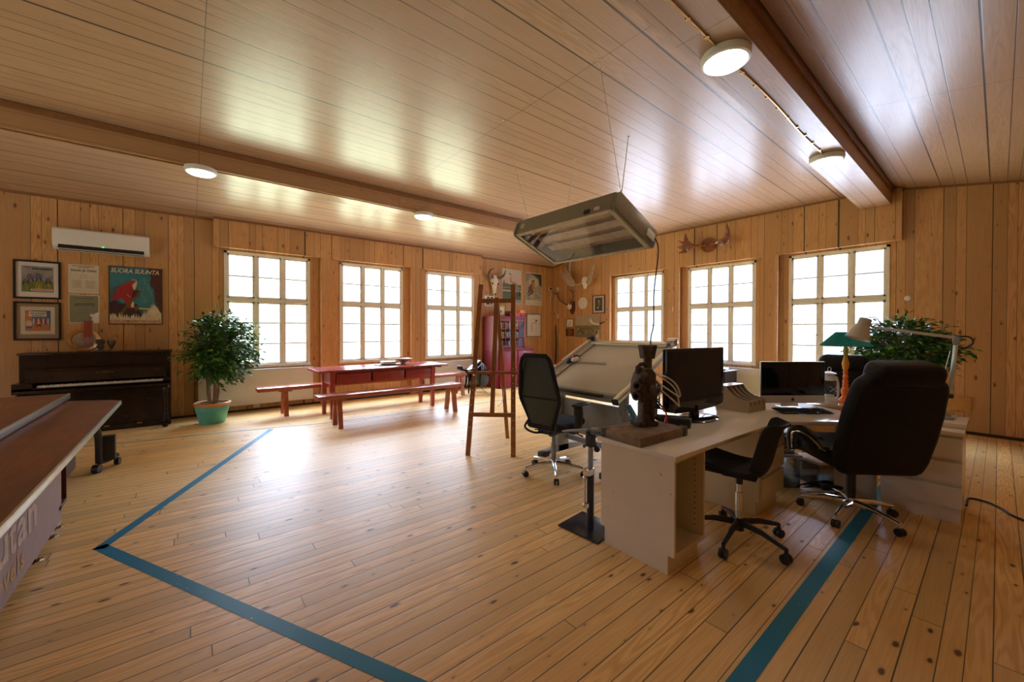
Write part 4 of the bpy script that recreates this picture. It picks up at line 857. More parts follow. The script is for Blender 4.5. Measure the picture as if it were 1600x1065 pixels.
# wooden play table at the left
t = thing('play_table', 'long brown-topped wooden table with metal edging and a lettered mauve side panel', 'table', (-.80, 3.9, 0))
def pt(x, y, z): return (x + .80, y - 3.9, z)
Y0 = .9
top = [pt(-.585, Y0, .735), pt(-.585, 6.02, .735), pt(-.62, 6.12, .735), pt(-.70, 6.2, .735), pt(-1.03, 6.38, .735), pt(-1.03, Y0, .735)]
MB().prism(top, (0, 0, .025)).build('lower_leaf', M_tabletan, t)
MB().bb(.203, .224, Y0 - 3.9, 6.04 - 3.9, .722, .7655, None, .008).build('edge_strip', M_alu, t)
MB().prism([pt(-1.03, Y0, .80), pt(-1.03, 6.48, .80), pt(-2.6, 6.62, .80), pt(-2.6, Y0, .80)], (0, 0, .028)).build('upper_leaf', M_tabletan, t)
MB().bb(-.245, -.222, Y0 - 3.9, 6.48 - 3.9, .772, .8325, None, .009).build('edge_strip', M_alu, t)
MB().bb(-1.75, -.235, Y0 - 3.9, 6.2 - 3.9, .735, .80).build('leaf_support', M_dkred, t)
m = MB(); m.bb(-1.7, .02, Y0 - 3.9, 4.50 - 3.9, .12, .16).bb(-1.7, -1.67, Y0 - 3.9, 4.55 - 3.9, .12, .735).bb(-1.7, .02, Y0 - 3.9, Y0 - 3.87, .12, .735).bb(-1.7, -.02, .42, .44, .12, .735).bb(-.01, .035, .55, .80, .17, .20).bb(-.01, .035, .78, .80, .17, .735); m.build('carcass', M_dkred, t)
sp_ = MB().bb(.02, .035, Y0 - 3.9, 4.52 - 3.9, .085, .733).build('side_panel', M_mauve, t)
a = Art(.90, .20, 0)
for ch, a0, a1 in (('u', .20, .40), ('t', .42, .54), ('a', .56, .75), ('n', .78, .97)): a.t(ch, a0, 0.02, a1, 1.0 if ch == 't' else .78, M_letter)
a.t('a', -.05, 0.02, .15, .78, M_letter)
q = a.build('lettering', sp_); q.location = (.0362, 3.46 - 3.9, .29); q.rotation_euler = (0, 0, R(90))
a = Art(.55, .13, 0)
for ch, a0, a1 in (('r', .10, .24), ('v', .27, .43), ('e', .46, .61), ('l', .66, .70), ('s', .76, .88), ('a', -.1, .06)): a.t(ch, a0, .1, a1, 1.0 if ch == 'l' else .7, M_letter2)
q = a.build('lettering', sp_); q.location = (.0362, 3.42 - 3.9, .135); q.rotation_euler = (0, 0, R(90))
for y in (4.60, 4.42, 4.03, 3.15, 2.3, 1.4):
    f = MB().cyl((.0, y - 3.9, .02), (.0, y - 3.9, .15), .012).lathe([(.04, 0), (.038, .008), (.014, .02)], (.0, y - 3.9, 0), 18).build('levelling_foot', M_chrome, t)
m = MB(); m.tube(smooth([(-.02, 5.35 - 3.9, .70), (.02, 5.75 - 3.9, .60), (.04, 6.05 - 3.9, .42), (.04, 6.12 - 3.9, .10)], 6), .032, 10); m.box((.11, 6.18 - 3.9, .24), (.10, .10, .26)).tube([(.04, 6.12 - 3.9, .10), (.10, 6.2 - 3.9, .10), (.16, 6.3 - 3.9, .12)], .025, 8); lg = m.build('curved_leg', M_blackpl, t)
MB().cyl((.00, 6.10 - 3.9, .045), (.05, 6.08 - 3.9, .045), .045, seg=18).build('caster', M_blackpl, lg); MB().cyl((.14, 6.34 - 3.9, .04), (.18, 6.33 - 3.9, .04), .04, seg=18).build('caster', M_blackpl, lg)
t = thing('plastic_bin', 'grey plastic bin standing under the far end of the brown-topped table', 'bin', (-1.13, 6.25, 0)); m = MB(); m.prism([(-.13, -.22, 0), (.13, -.22, 0), (.13, .22, 0), (-.13, .22, 0)], (0, 0, .02)); 
for v in ((-.14, -.12, -.24, .24), (.12, .14, -.24, .24)): m.bb(v[0], v[1], v[2], v[3], .0, .30)
m.bb(-.14, .14, -.24, -.22, 0, .30).bb(-.14, .14, .22, .24, 0, .30); m.build('bin_body', M_bin, t); MB().bb(-.16, .16, -.26, .26, .30, .335, None, .008).build('lid', M_blue if False else M_blackpl, t)

# ================================================================== WORK CORNER
ZD = .765; ZT = ZD + .0012
t = thing('corner_desk', 'large white L-shaped corner desk with a gloss top and open end unit', 'desk', (3.0, 1.5, 0))
def dk(x, y, z=0): return (x - 3.0, y - 1.5, z)
poly = [(2.31, 1.25), (3.92, 1.185), (3.97, 1.165), (4.55, .60), (5.06, .60), (5.06, 1.15), (5.32, 1.55), (5.36, 2.02), (3.7, 2.02), (3.7, 1.86), (2.31, 1.86)]
poly = [(2.32, 1.25), (3.93, 1.19), (4.5, .68), (4.78, .68), (5.0, 1.1), (5.36, 1.58), (5.36, 2.02), (3.7, 2.02), (3.7, 1.86), (2.32, 1.86)]
MB().prism([dk(x, y, ZD - .03) for x, y in poly], (0, 0, .03), None, .003).build('desktop', M_whitetop, t)
m = MB(); x0, x1, y0, y1 = 2.335, 2.74, 1.265, 1.83
m.bb(x0, x0 + .02, y0, y1, .125, ZD - .03).bb(x1 - .02, x1, y0, y1, .125, ZD - .03).bb(x0 + .02, x1 - .02, y1 - .015, y1, .125, ZD - .03).bb(x0 + .02, x1 - .02, y0, y1, .125, .145).bb(x0 + .02, x1 - .02, y0, y1, ZD - .05, ZD - .03)
u = m.build('end_unit', M_white, t, loc=dk(0, 0)); MB().bb(x0 + .005, x1 - .01, y0 + .045, y1 - .03, 0, .125).build('plinth', M_white, u)
h = MB()
for k in range(13): h.cyl((x1 - .0201, y0 + .06, .20 + k * .038), (x1 - .024, y0 + .06, .20 + k * .038), .004, seg=8)
for (yy, zz) in ((1.36, .63), (1.355, .622), (1.72, .40), (1.29, .52)): h.cyl((x0 + .001, yy, zz), (x0 - .0012, yy, zz), .0035, seg=8)
h.build('pin_holes', M_ink, u)
# drawer unit under the corner
m = MB(); x0, x1, y0, y1 = 3.62, 4.14, 1.215, 1.78; m.bb(x0, x1, y0 + .02, y1, .13, ZD - .03); u = m.build('drawer_unit', M_white, t, loc=dk(0, 0)); MB().bb(x0 + .02, x1 - .02, y0 + .05, y1 - .02, 0, .13).build('plinth', M_white, u)
for z0, z1 in ((.135, .335), (.345, .535), (.545, .72)):
    d = MB().bb(x0 + .03, x1, y0 - .004, y0 + .018, z0, z1 - .016).build('drawer', M_white, t, loc=dk(0, 0))
MB().bb(4.85, 4.87, .69, 1.0, .0, .735).build('support_panel', M_white, t, loc=dk(0, 0)); MB().bb(5.25, 5.29, 1.6, 2.0, 0, ZD - .03).build('support_panel', M_white, t, loc=dk(0, 0))

t = thing('drawer_chest', 'white three-drawer pedestal beside the desk, under the swing-arm lamp', 'drawers', (5.0, .42, 0))
x0, y0, y1, zt = -.24, -.245, .235, .735
MB().bb(x0 + .02, .30, y0, y1, .12, zt - .03).build('carcass', M_white, t); MB().bb(x0 - .005, .31, y0 - .01, y1 + .01, zt - .03, zt, None, .003).build('top', M_whitetop, t); MB().bb(x0 + .02, .28, y0 + .005, y1, 0, .12).build('plinth', M_white, t)
for z0, z1 in ((.125, .305), (.32, .50), (.515, .70)):
    d = MB().bb(x0 - .004, x0 + .018, y0, y1, z0, z1 - .018).build('drawer', M_white, t)
MB().bb(x0 - .006, x0 + .002, .06, .19, .60, .606, None, .001).build('brass_handle_strip', M_brass, d)
tag(MB().prism([(-.19, -.27, 0), (-.19, .22, 0), (.25, .22, 0), (.25, -.27, 0)], (0, 0, .038), None, .003).build('shelf_board', M_whitetop, loc=(5.14, .43, .7355)), 'thick white board lying on the pedestal under the swing-arm lamp foot', 'board')

# --- clamp lamp
t = thing('desk_lamp', 'beige swing-arm desk lamp with conical shade reaching over the executive chair', 'lamp', (5.20, .32, .774))
MB().prism([(-.085, -.085, 0), (.085, -.085, 0), (.085, .085, 0), (-.085, .085, 0)], (0, 0, .02), None, .004).lathe([(.07, .02), (.02, .07), (.012, .07)], seg=4).build('lamp_base', M_greymetal, t)
MB().cyl((0, 0, .06), (0, -.03, .20), .016).box((0, -.045, .20), (.05, .06, .04), None, None, .008).build('lower_joint', M_blackpl, t)
MB().prism([(-.013, -.066, .20), (.013, -.066, .20), (.013, -.036, .20), (-.013, -.036, .20)], (0, -.032, .45), None, .003).build('lower_arm', M_alu, t)
MB().tube(smooth([(.0, -.0, .20), (.03, .03, .30), (.01, -.02, .42)], 4), .004, 5).tube([(0, 0, .30), (0, -.05, .60)], .003, 5).build('spring', M_alu, t)
MB().box((0, -.085, .69), (.035, .045, .07), None, None, .008).cyl((-.025, -.085, .67), (.025, -.085, .67), .02).build('elbow_joint', M_greymetal, t)
MB().prism([(-.013, -.085, .70), (.013, -.085, .70), (.013, -.085, .725), (-.013, -.085, .725)], (0, .55, .095), None, .003).build('upper_arm', M_greige, t)
MB().tube(smooth([(0, -.08, .725), (0, -.16, .72), (0, -.18, .67), (0, -.14, .63), (0, -.10, .63)], 6), .007, 6).tube(smooth([(0, -.09, .66), (0, .15, .71), (0, .35, .765), (0, .42, .80)], 5), .003, 5).tube(smooth([(0, .40, .83), (-.02, .44, .90), (-.05, .50, .90)], 5), .004, 5).build('lamp_cable', M_cable, t)
hd = Vector((-.06, .53, .81)); ax = Vector((-.20, .28, -.94)).normalized(); r_ = ax.to_track_quat('-Z', 'Y').to_matrix()
q = MB(); q.lathe([(.046, .085), (.05, .08), (.051, .02), (.053, .02), (.100, -.125), (.098, -.125), (.048, .02), (0, .03)], hd, 32, None, 1, 1, r_); sh = q.build('lamp_shade', M_greige, t)
MB().lathe([(0, .0851), (.04, .0851), (.04, .06)], hd, 20, None, 1, 1, r_).build('shade_cap', M_greymetal, sh); MB().tube([(0, .455, .80), hd + Vector((.02, -.05, .02))], .010, 8).build('head_joint', M_greymetal, t)

# --- computer
t = thing('desktop_computer', 'silver all-in-one desktop computer with black glass screen on the corner desk', 'computer', (4.70, 1.31, ZT), R(-39))
m = MB(); m.prism([(-.325, -.012, .05), (.325, -.012, .05), (.325, .012, .05), (-.325, .012, .05)], (0, 0, .42), None, .009, 3); m.build('display_body', M_alu, t)
MB().bb(-.318, .318, -.0155, -.0118, .130, .464, None, .0015).build('glass_screen', M_screen, t); MB().bb(-.322, .322, -.0145, -.0118, .053, .128, None, .0015).build('chin', M_greige, t)
a = Art(.034, .036, -.0148); a.e(.36, .48, .34, .42, M_ink, 16); a.e(.62, .48, .34, .42, M_ink, 16); a.e(.99, .62, .17, .18, M_greige, 12); a.e(.60, 1.08, .18, .09, M_ink, 10, .8); q = a.build('logo', t); q.location = (0, 0, .073)
m = MB(); m.prism([(-.09, -.03, 0), (.09, -.03, 0), (.09, .13, 0), (-.09, .13, 0)], (0, 0, .006), None, .002); m.box((0, .06, .104), (.18, .006, .19), Euler((R(-14), 0, 0)).to_matrix()); m.build('stand', M_alu, t)
t = thing('keyboard', 'black full-size computer keyboard in front of the silver computer', 'keyboard', (4.52, 1.175, ZT), R(-41))
MB().prism([(-.235, -.08, .004), (.235, -.08, .004), (.235, .09, .018), (-.235, .09, .018)], (0, 0, .012), None, .004).build('keyboard_case', M_blackpl, t)
ky = None
for r_ in range(6):
    for c_ in range(20):
        if c_ in (14,) or (r_ == 0 and c_ in (4, 6)): continue
        if ky is None: ky = MB().bb(-.009, .009, -.009, .009, 0, .006, None, .002).build('key', M_blackfab, t); o = ky
        else:
            if r_ == 5 and c_ > 2: continue
            o = ky.copy(); C.objects.link(o)
        o.location = (-.215 + c_ * .0225, -.062 + r_ * .0245, .0175 + (r_ * .0245) * .085); o.rotation_euler = (R(4.7), 0, 0)
t = thing('computer_mouse', 'small pale computer mouse at the right end of the black keyboard', 'mouse', (4.80, .86, ZT), R(-60)); MB().ball((0, 0, .025), .05, None, (.6, 1, .5)).build('shell', M_blackpl, t)

# --- black television
t = thing('television', 'black flat television on a round gloss foot at the middle of the desk', 'television', (3.48, 1.68, ZT), R(-6))
m = MB(); m.prism([(-.42, 0, .10), (-.30, 0, .075), (0, 0, .066), (.30, 0, .075), (.42, 0, .10), (.43, 0, .14), (.43, 0, .61), (.42, 0, .625), (-.42, 0, .625), (-.43, 0, .61), (-.43, 0, .14)], (0, .045, 0), None, .008); m.build('bezel', M_gloss, t)
MB().bb(-.385, .385, -.0025, 0, .165, .60).build('screen', M_screenmat, t); MB().bb(-.30, .30, .045, .10, .16, .55, None, .02).build('rear_housing', M_blackpl, t)
a = Art(.05, .012, -.0012)
for k in range(5): a.r(k * .2, 0, k * .2 + .14, 1, M_greymetal)
q = a.build('badge', t); q.location = (0, 0, .118); MB().poly([(-.02, -.001, .163), (.10, -.001, .163), (.04, -.001, .147)], M_blackpl).build('badge_notch', None, t)
MB().cyl((0, .03, .012), (0, .03, .12), .045, .04, 20).build('stand_neck', M_gloss, t); MB().lathe([(.235, 0), (.24, .006), (.21, .018), (.06, .024), (0, .024)], (0, .0, 0), 40, None, 1, .62).build('foot', M_gloss, t)
t = thing('cable_bundle', 'tangle of black and white cables between the iron machine part and the television', 'cables', (3.03, 1.80, ZT))
random.seed(9)
for k in range(9):
    wh = k < 2; m = MB(); a = [(.06, .03, .48 - .03 * k)]; x = -.02 - .02 * k
    if wh: P_ = [(-.05, .04, .44), (-.03, -.10, .40 - .03 * k), (.03, -.15, .34 - .05 * k), (.075 - .015 * k, -.16, .26 - .08 * k), (.055, -.16, .24 - .075 * k), (.0, -.15, .27 - .06 * k), (-.05, -.06, .34 - .04 * k), (-.06, .03, .40)]
    else: P_ = [(-.03, .04, .45 - .03 * k), (-.07 + random.uniform(-.05, .03), -.06, .38 - .02 * k), (-.10 + random.uniform(-.06, .04), -.06, .24), (-.05, -.05 + random.uniform(-.05, .05), .14), (-.05, .02, .18), (-.04, .06, .3)]
    m.tube(smooth(P_, 6), .007 if wh else .006, 6); m.build('cable', M_whcable if wh else M_cable, t)
MB().cyl((-.06, .03, .019), (-.07, .05, .2), .018).build('connector_block', M_cable, t)
t = thing('spotting_tube', 'thick black cylinder lying behind the wooden block on the desk', 'cylinder', (3.05, 1.66, ZD + .046), R(-62)); MB().cyl((-.12, 0, 0), (.12, 0, 0), .044, seg=24).build('tube_body', M_blackpl, t); MB().cyl((.119, 0, 0), (.128, 0, 0), .033, seg=20).build('end_cap', M_greymetal, t)
# clutter seen between the cables
for nm, lab, x, y, h, mt in (('bottle', 'small magenta bottle behind the cables on the desk', 3.075, 1.93, .34, M_pink2), ('bottle', 'clear tall bottle behind the cables on the desk', 3.16, 1.955, .42, M_clear), ('paint_tube', 'ochre tube standing behind the cables low on the desk', 3.0, 1.955, .2, M_potrim)):
    t = thing(nm, lab, 'bottle' if nm == 'bottle' else 'tube', (x, y - .045, ZT)); MB().lathe([(.03, 0), (.034, .01), (.034, h * .7), (.014, h * .85), (.014, h * .93)], seg=16).build('bottle_body', mt, t); MB().lathe([(.017, h * .93), (.017, h), (0, h)], seg=14).build('cap', M_whiteplastic, t)

# --- old iron machine head on a wooden block
t = thing('wooden_block', 'heavy worn wooden block with iron corners on the desk end', 'wooden block', (2.60, 1.65, ZT))
MB().prism([(-.29, -.16, 0), (.24, -.19, 0), (.29, .16, 0), (-.25, .19, 0)], (0, 0, .065), None, .006).build('plank', M_oldwood, t)
m = MB(); 
for cx, cy in ((.245, -.165), (.262, .14), (-.225, .165)): MB().box((cx, cy, .033), (.06, .06, .069), None, None, .006).build('corner_iron', M_iron, t)
t = thing('iron_machine_part', 'rusty cast-iron mechanical head standing upright on the wooden block', 'machine part', (2.66, 1.68, ZT + .0665), R(-25)); t.scale = (.74, .74, .82)
m = MB(); m.prism([(-.11, -.08, 0), (.11, -.08, 0), (.12, .08, 0), (-.12, .08, 0)], (0, 0, .04), None, .01); m.build('base_flange', M_iron, t)
m = MB(); m.lathe([(.085, .03), (.072, .10), (.068, .22), (.075, .27), (.06, .28)], (0, 0, 0), 10, None, 1, .85); m.box((-.06, -.03, .12), (.03, .10, .2), None, None, .01).box((.05, -.06, .13), (.03, .04, .22), None, None, .01); m.build('column', M_iron, t)
m = MB(); m.prism([(-.10, -.07, .24), (.085, -.07, .24), (.09, -.07, .47), (.04, -.07, .53), (-.03, -.07, .53), (-.09, -.07, .48), (-.12, -.07, .40), (-.13, -.07, .30)], (0, .15, 0), None, .018, 3); m.ball((-.05, -.07, .44), .055, None, (1, .6, 1)).ball((.03, -.08, .33), .045).ball((-.07, .0, .50), .04); m.build('housing', M_iron, t)
for z, x in ((.375, -.11), (.285, -.12)):
    m = MB(); m.lathe([(.022, 0), (.040, 0), (.040, .07), (.022, .07), (.022, .0)], (x, -.05, z), 16, None, 1, 1, Euler((R(90), 0, R(-40))).to_matrix()); m.build('pipe_port', M_iron, t)
m = MB(); m.tube(smooth([(-.10, -.03, .53), (-.07, -.03, .56), (-.01, -.02, .555), (.02, 0, .52)], 5), .018, 8); m.ball((-.10, -.03, .53), .026); m.build('lever', M_iron, t)
m = MB(); m.cyl((.03, 0, .50), (.03, 0, .63), .042, seg=14); m.build('neck', M_iron, t)
m = MB(); m.prism([(-.035, -.045, .61), (.085, -.045, .61), (.115, -.045, .735), (.065, -.045, .735), (.05, -.045, .69), (.02, -.045, .735), (-.06, -.045, .735)], (0, .09, 0), None, .008); m.build('yoke', M_iron, t)
MB().ball((.13, -.03, .07), .03).build('bolt', M_iron, t); MB().ball((-.06, -.06, .255), .022).build('bolt', M_iron, t)
tag(MB().tube(smooth([(2.785, 1.58, ZT + .08), (2.80, 1.585, ZT + .11), (2.82, 1.60, ZT + .15), (2.82, 1.63, ZT + .19)], 5), [.013] * 6 + [.006] * 10, 8).build('red_tool', M_redpl), 'small tool with a red tip leaning on the iron machine part', 'tool')

# --- magazine files
t0 = None
for k in range(4):
    ox, oy = 4.13 + .082 * k * math.cos(R(-6)), 1.48 + .082 * k * math.sin(R(-6))
    lab = 'raw wood magazine file, %s in its row of four' % ('nearest the television', 'second from the television', 'third from the television', 'nearest the silver computer')[k]
    if t0 is None:
        t = t0 = thing('magazine_file', lab, 'file holder', (ox, oy, ZT), R(-6), 'wooden magazine files on the desk')
        side = [(0, .0), (0, .11), (.05, .115), (.10, .125), (.15, .15), (.19, .19), (.21, .222), (.25, .226), (.32, .226), (.32, 0)]
        for s in (-1, 1): MB().prism([(s * .038 - .002, y, z) for y, z in side], (.004, 0, 0)).build('side_panel', M_box, t)
        m = MB(); m.bb(-.036, .036, 0, .004, 0, .11); m.build('front_panel', M_box, t); MB().bb(-.036, .036, .004, .316, .0, .004).bb(-.036, .036, .316, .32, 0, .224).build('tray', M_box, t); MB().bb(-.04, .04, .21, .325, .226, .231).build('top_strip', M_whitetop, t)
        m = MB(); m.bb(-.014, .014, -.002, .0, .062, .092).build('label_holder', M_ink, t); MB().bb(-.009, .009, -.003, -.002, .067, .087).build('label_card', M_box, t)
    else: dup(t0, (ox, oy, ZT), R(-6), lab)

# --- lantern and pleated lamp on a low cabinet behind the desk
t = thing('side_cabinet', 'low orange wooden cabinet with white top behind the computer', 'cabinet', (5.66, 1.22, 0), R(-42))
MB().bb(-.37, .30, -.12, .14, .0, .70).build('body', M_ply, t); MB().bb(-.38, .31, -.13, .15, .70, .725, None, .003).build('top', M_whitetop, t)
t = thing('lantern', 'white storm lantern with glass chimney to the right of the silver computer', 'lantern', (5.58, 1.20, .726))
MB().lathe([(.075, 0), (.085, .01), (.085, .05), (.06, .075), (.045, .08), (.045, .10)], seg=24).build('tank', M_whiteplastic, t)
g = MB().lathe([(.045, .10), (.065, .14), (.070, .18), (.055, .24), (.045, .26)], seg=24).build('glass_chimney', M_binpl, t)
MB().lathe([(.047, .26), (.06, .265), (.058, .31), (.045, .32), (.03, .325), (.065, .335), (.065, .345), (.02, .36), (0, .362)], seg=24).build('hood', M_whiteplastic, t)
for s in (-1, 1): MB().tube(smooth([(s * .05 * .8, -s * .05 * .6, .30), (s * .085 * .8, -s * .085 * .6, .29), (s * .105 * .8, -s * .105 * .6, .2), (s * .10 * .8, -s * .10 * .6, .08), (s * .07 * .8, -s * .07 * .6, .05)], 5), .011, 8).build('side_tube', M_whiteplastic, t)
m = MB(); m.tube([Vector((0, 0, .385)) + Vector((math.cos(a * .5236) * .8 * .02, -math.cos(a * .5236) * .6 * .02, math.sin(a * .5236) * .025)) for a in range(12)], .003, 5, close=True); m.tube(smooth([(.06, -.045, .14), (.0, -.07, .19), (-.06, -.02, .14)], 6), .003, 5).tube(smooth([(.06, -.045, .2), (.0, -.07, .14), (-.06, -.02, .2)], 6), .003, 5); m.build('wire_guard', M_whiteplastic, t)
t = thing('table_lamp', 'table lamp with teal pleated shade on a turned orange stem', 'lamp', (5.77, 1.095, .726))
MB().lathe([(.075, 0), (.08, .02), (.05, .05), (.03, .08), (.042, .12), (.04, .15), (.024, .18)], seg=24).build('lamp_base', M_lampor, t)
MB().lathe([(.024, .18), (.030, .20), (.024, .22), (.028, .25), (.019, .27), (.027, .30), (.018, .32), (.025, .35), (.018, .37)], seg=24).build('lower_stem', M_lampor, t)
MB().lathe([(.018, .37), (.027, .39), (.034, .45), (.022, .50), (.016, .53)], seg=24).build('middle_stem', M_lampye, t)
MB().lathe([(.016, .53), (.024, .56), (.026, .60), (.014, .65), (.02, .66), (.011, .68), (.008, .80)], seg=24).build('upper_stem', M_lampol, t)
m = MB(); i = m.mi(M_shade); N = 120; ra, rb = [], []
for k in range(N):
    a = 2 * math.pi * k / N; w = 1 + (.035 if k % 2 else -.035); ra.append(m.bm.verts.new((.232 * w * math.cos(a), .232 * w * math.sin(a), .645 + (.006 if k % 2 else 0)))); rb.append(m.bm.verts.new((.088 * w * math.cos(a), .088 * w * math.sin(a), .805)))
for k in range(N): m.bm.faces.new((ra[k], ra[(k + 1) % N], rb[(k + 1) % N], rb[k]))
m.build('pleated_shade', M_shade, t, ang=5)

# --- black leather armchair behind
t = thing('leather_armchair', 'black leather padded armchair in front of the nearest window, behind the computer', 'armchair', (6.52, 1.19, 0), R(112)); t.scale = (.9, .9, .9)
m = MB(); m.box((0, -.02, .30), (.72, .68, .30), None, None, .06, 4); m.build('base', M_black, t)
MB().box((0, .02, .50), (.58, .62, .16), None, None, .07, 4).build('seat_cushion', M_black, t)
MB().box((0, -.36, .86), (.64, .22, .74), Euler((R(12), 0, 0)).to_matrix(), None, .09, 4).build('backrest', M_black, t)
MB().box((0, -.40, 1.22), (.60, .24, .28), Euler((R(12), 0, 0)).to_matrix(), None, .11, 5).build('head_cushion', M_black, t)
for s in (-1, 1): MB().box((s * .40, .0, .56), (.18, .72, .34), None, None, .08, 4).build('armrest', M_black, t)
for x in (-.3, .3):
    for y in (-.3, .28): MB().cyl((x, y, 0), (x, y, .17), .02, .03).build('leg', M_dkred, t)
t = thing('dark_sideboard', 'dark brown low cupboard with papers on it under the middle right window, behind the television', 'cupboard', (8.45, 4.02, 0), 0)
MB().bb(-.28, .28, -.62, .62, .06, .70).build('body', M_walnut, t); MB().bb(-.30, .30, -.64, .64, .70, .73, None, .004).build('top', M_walnut, t); MB().bb(-.25, .25, -.6, .6, 0, .06).build('plinth', M_birddk, t)
for y in (-.31, .31): MB().bb(-.295, -.28, y - .29, y + .29, .09, .67, None, .003).build('door', M_walnut, t)
tag(MB().box((8.42, 3.62, .752), (.30, .30, .044), Euler((0, 0, .2)).to_matrix(), None, .003).build('paper_stack', M_paperw), 'loose pale papers stacked on the dark cupboard', 'papers')

# --- storage boxes under the desk
def tub(lab, loc, w, d, h, rz, lidm=M_clear):
    t = thing('storage_box', lab, 'storage box', loc, rz); m = MB()
    for a in ((-w / 2, -w / 2 + .006, -d / 2, d / 2), (w / 2 - .006, w / 2, -d / 2, d / 2), (-w / 2, w / 2, -d / 2, -d / 2 + .006), (-w / 2, w / 2, d / 2 - .006, d / 2)): m.bb(*a, .0, h)
    m.bb(-w / 2, w / 2, -d / 2, d / 2, 0, .006); m.build('box_body', M_binpl, t); MB().bb(-w / 2 - .015, w / 2 + .015, -d / 2 - .015, d / 2 + .015, h, h + .025, None, .006).build('lid', lidm, t); return t
tub('clear plastic storage box on the floor under the desk corner, holding coiled rope', (4.62, 1.48, 0), .40, .34, .30, R(-45))
MBt = MB()
for k in range(5): MBt.tube([Vector((4.62 + .10 * math.cos(a * .4488), 1.50 + .08 * math.sin(a * .4488), .03 + .022 * k)) for a in range(14)], .014, 6, close=True)
tag(MBt.build('rope_coil', M_box), 'pale coiled rope inside the lower clear box', 'rope')
tub('clear plastic box with blue-lit lid stacked on the lower box under the desk', (4.62, 1.50, .326), .36, .30, .18, R(-45))
tag(MB().box((4.62, 1.50, .42), (.28, .22, .12), Euler((0, 0, R(-45))).to_matrix(), None, .01).build('cloth_bundle', mat('dark_blue_cloth', (.02, .04, .07), .7)), 'dark blue bundle inside the upper clear box', 'cloth')
tub('white-lidded flat plastic box at the back under the desk', (5.02, 1.16, 0), .30, .30, .22, R(-30), M_whiteplastic)
t = thing('power_strip', 'pale power strip and adapter lying behind the chair column under the desk', 'power strip', (4.60, 1.06, .0), R(-40)); MB().bb(-.15, .15, -.04, .04, 0, .05, None, .008).build('strip_body', M_whcable, t); MB().bb(.02, .1, -.03, .03, .05, .10, None, .006).build('adapter', M_blackpl, t)
m = MB()
for k in range(5): m.tube(smooth([(4.55 + .02 * k, 1.05 + .05 * k, .012), (4.75, .95 + .04 * k, .02 + .01 * k), (4.95, .98 - .05 * k, .015), (5.0 - .05 * k, 1.1 + .02 * k, .02), (4.7, 1.18, .012), (4.5 + .03 * k, 1.12, .014)], 6), .008, 6)
tag(m.build('floor_cables', M_cable), 'black cables curled on the floor under the desk', 'cables')
tag(MB().lathe([(.05, 0), (.065, .01), (.07, .10), (.05, .12), (0, .125)], (4.98, .80, 0), 20).build('orange_canister', M_lampor), 'small orange canister under the desk behind the executive chair', 'canister')
tag(MB().tube(smooth([(5.30, .17, .012), (5.55, .16, .010), (5.56, .06, .010), (5.45, -.03, .010), (5.30, -.10, .010), (5.18, -.3, .010), (5.3, -.7, .01), (5.5, -1.28, .012)], 7), .009, 7).build('power_cable', M_cable), 'black power cable trailing over the floor from the pedestal towards the right', 'cable')

# ================================================================== DRAFTING TABLE
t = thing('drafting_table', 'large tilted drafting table with cream board and grey metal frame', 'drafting table', (3.30, 2.985, .887), 0)
# board frame: local x runs up the slope, y along the width
rb = Euler((0, -R(25.5), 0)).to_matrix(); Wd, Ld = 1.136, 1.11
bo = bpy.data.objects.new('board_assembly', None)
def bd(mb):  # transform board-local geometry by the tilt
    bmesh.ops.transform(mb.bm, matrix=rb.to_4x4(), verts=mb.bm.verts); return mb
bpy.data.objects.remove(bo)
h = Wd / 2
bd(MB().bb(0, Ld, -h, h, -.03, 0, None, .003)).build('drawing_board', M_board, t)
bd(MB().bb(-.012, .03, -h, h, -.06, .004, None, .003).bb(-.03, .0, -h, h, -.075, -.03, None, .004)).build('front_rail', M_greymetal, t)
bd(MB().bb(-.045, -.01, -h * .75, h * .9, -.012, .006, None, .003)).build('pencil_ledge', M_blackpl, t)
bd(MB().bb(Ld - .03, Ld + .04, -h, h, -.03, .03, None, .006).bb(Ld - .06, Ld - .02, -h, h - .03, .0, .02)).build('top_rail', M_alu, t)
q = bd(MB().bb(-.06, Ld + .06, h + .0, h + .055, -.03, .045, None, .006)).build('side_rail', M_outlet, t)
bd(MB().bb(.40, .52, h + .018, h + .04, .045, .052, None, .002)).build('red_clip', M_redpl, q); bd(MB().bb(Ld + .02, Ld + .11, h - .02, h + .08, -.03, .07, None, .012)).build('rail_end_block', M_blackpl, q)
q = bd(MB().bb(-.06, Ld + .06, -h - .065, -h, -.055, .0, None, .006).bb(-.05, Ld + .05, -h - .05, -h - .03, .0, .006)).build('side_rail', M_alu, t); bd(MB().bb(-.075, -.055, -h - .067, -h + .002, -.06, .004, None, .003)).build('rail_end_cap', M_blackpl, q); bd(MB().bb(Ld + .0, Ld + .10, -h - .08, -h + .03, -.02, .06, None, .015)).build('rail_end_block', M_chrome, q)
g = bd(MB().bb(.02, Ld - .03, h - .10, h - .005, .012, .016)).build('track_cover', M_clear, t)
q = bd(MB().ball((.62, h - .12, .035), .05, None, (1.3, .9, .7)).ball((.56, h - .08, .03), .05, None, (1.4, 1, .6))).build('drafting_head', M_blackpl, t); bd(MB().ball((.58, h - .15, .04), .055, None, (1, 1, .5))).build('head_disc', M_whiteplastic, q); bd(MB().ball((.60, h - .135, .07), .022)).build('red_button', M_redpl, q)
bd(MB().bb(.12, .56, h - .135, h - .10, .012, .016).bb(.30, .33, h - .135, h - .10, .016, .02)).build('vertical_scale', M_greige, t); bd(MB().box((.585, h - .40, .016), (.035, .42, .004), Euler((0, 0, R(3))).to_matrix()).box((.585, h - .60, .019), (.03, .04, .004))).build('horizontal_scale', M_greige, t)
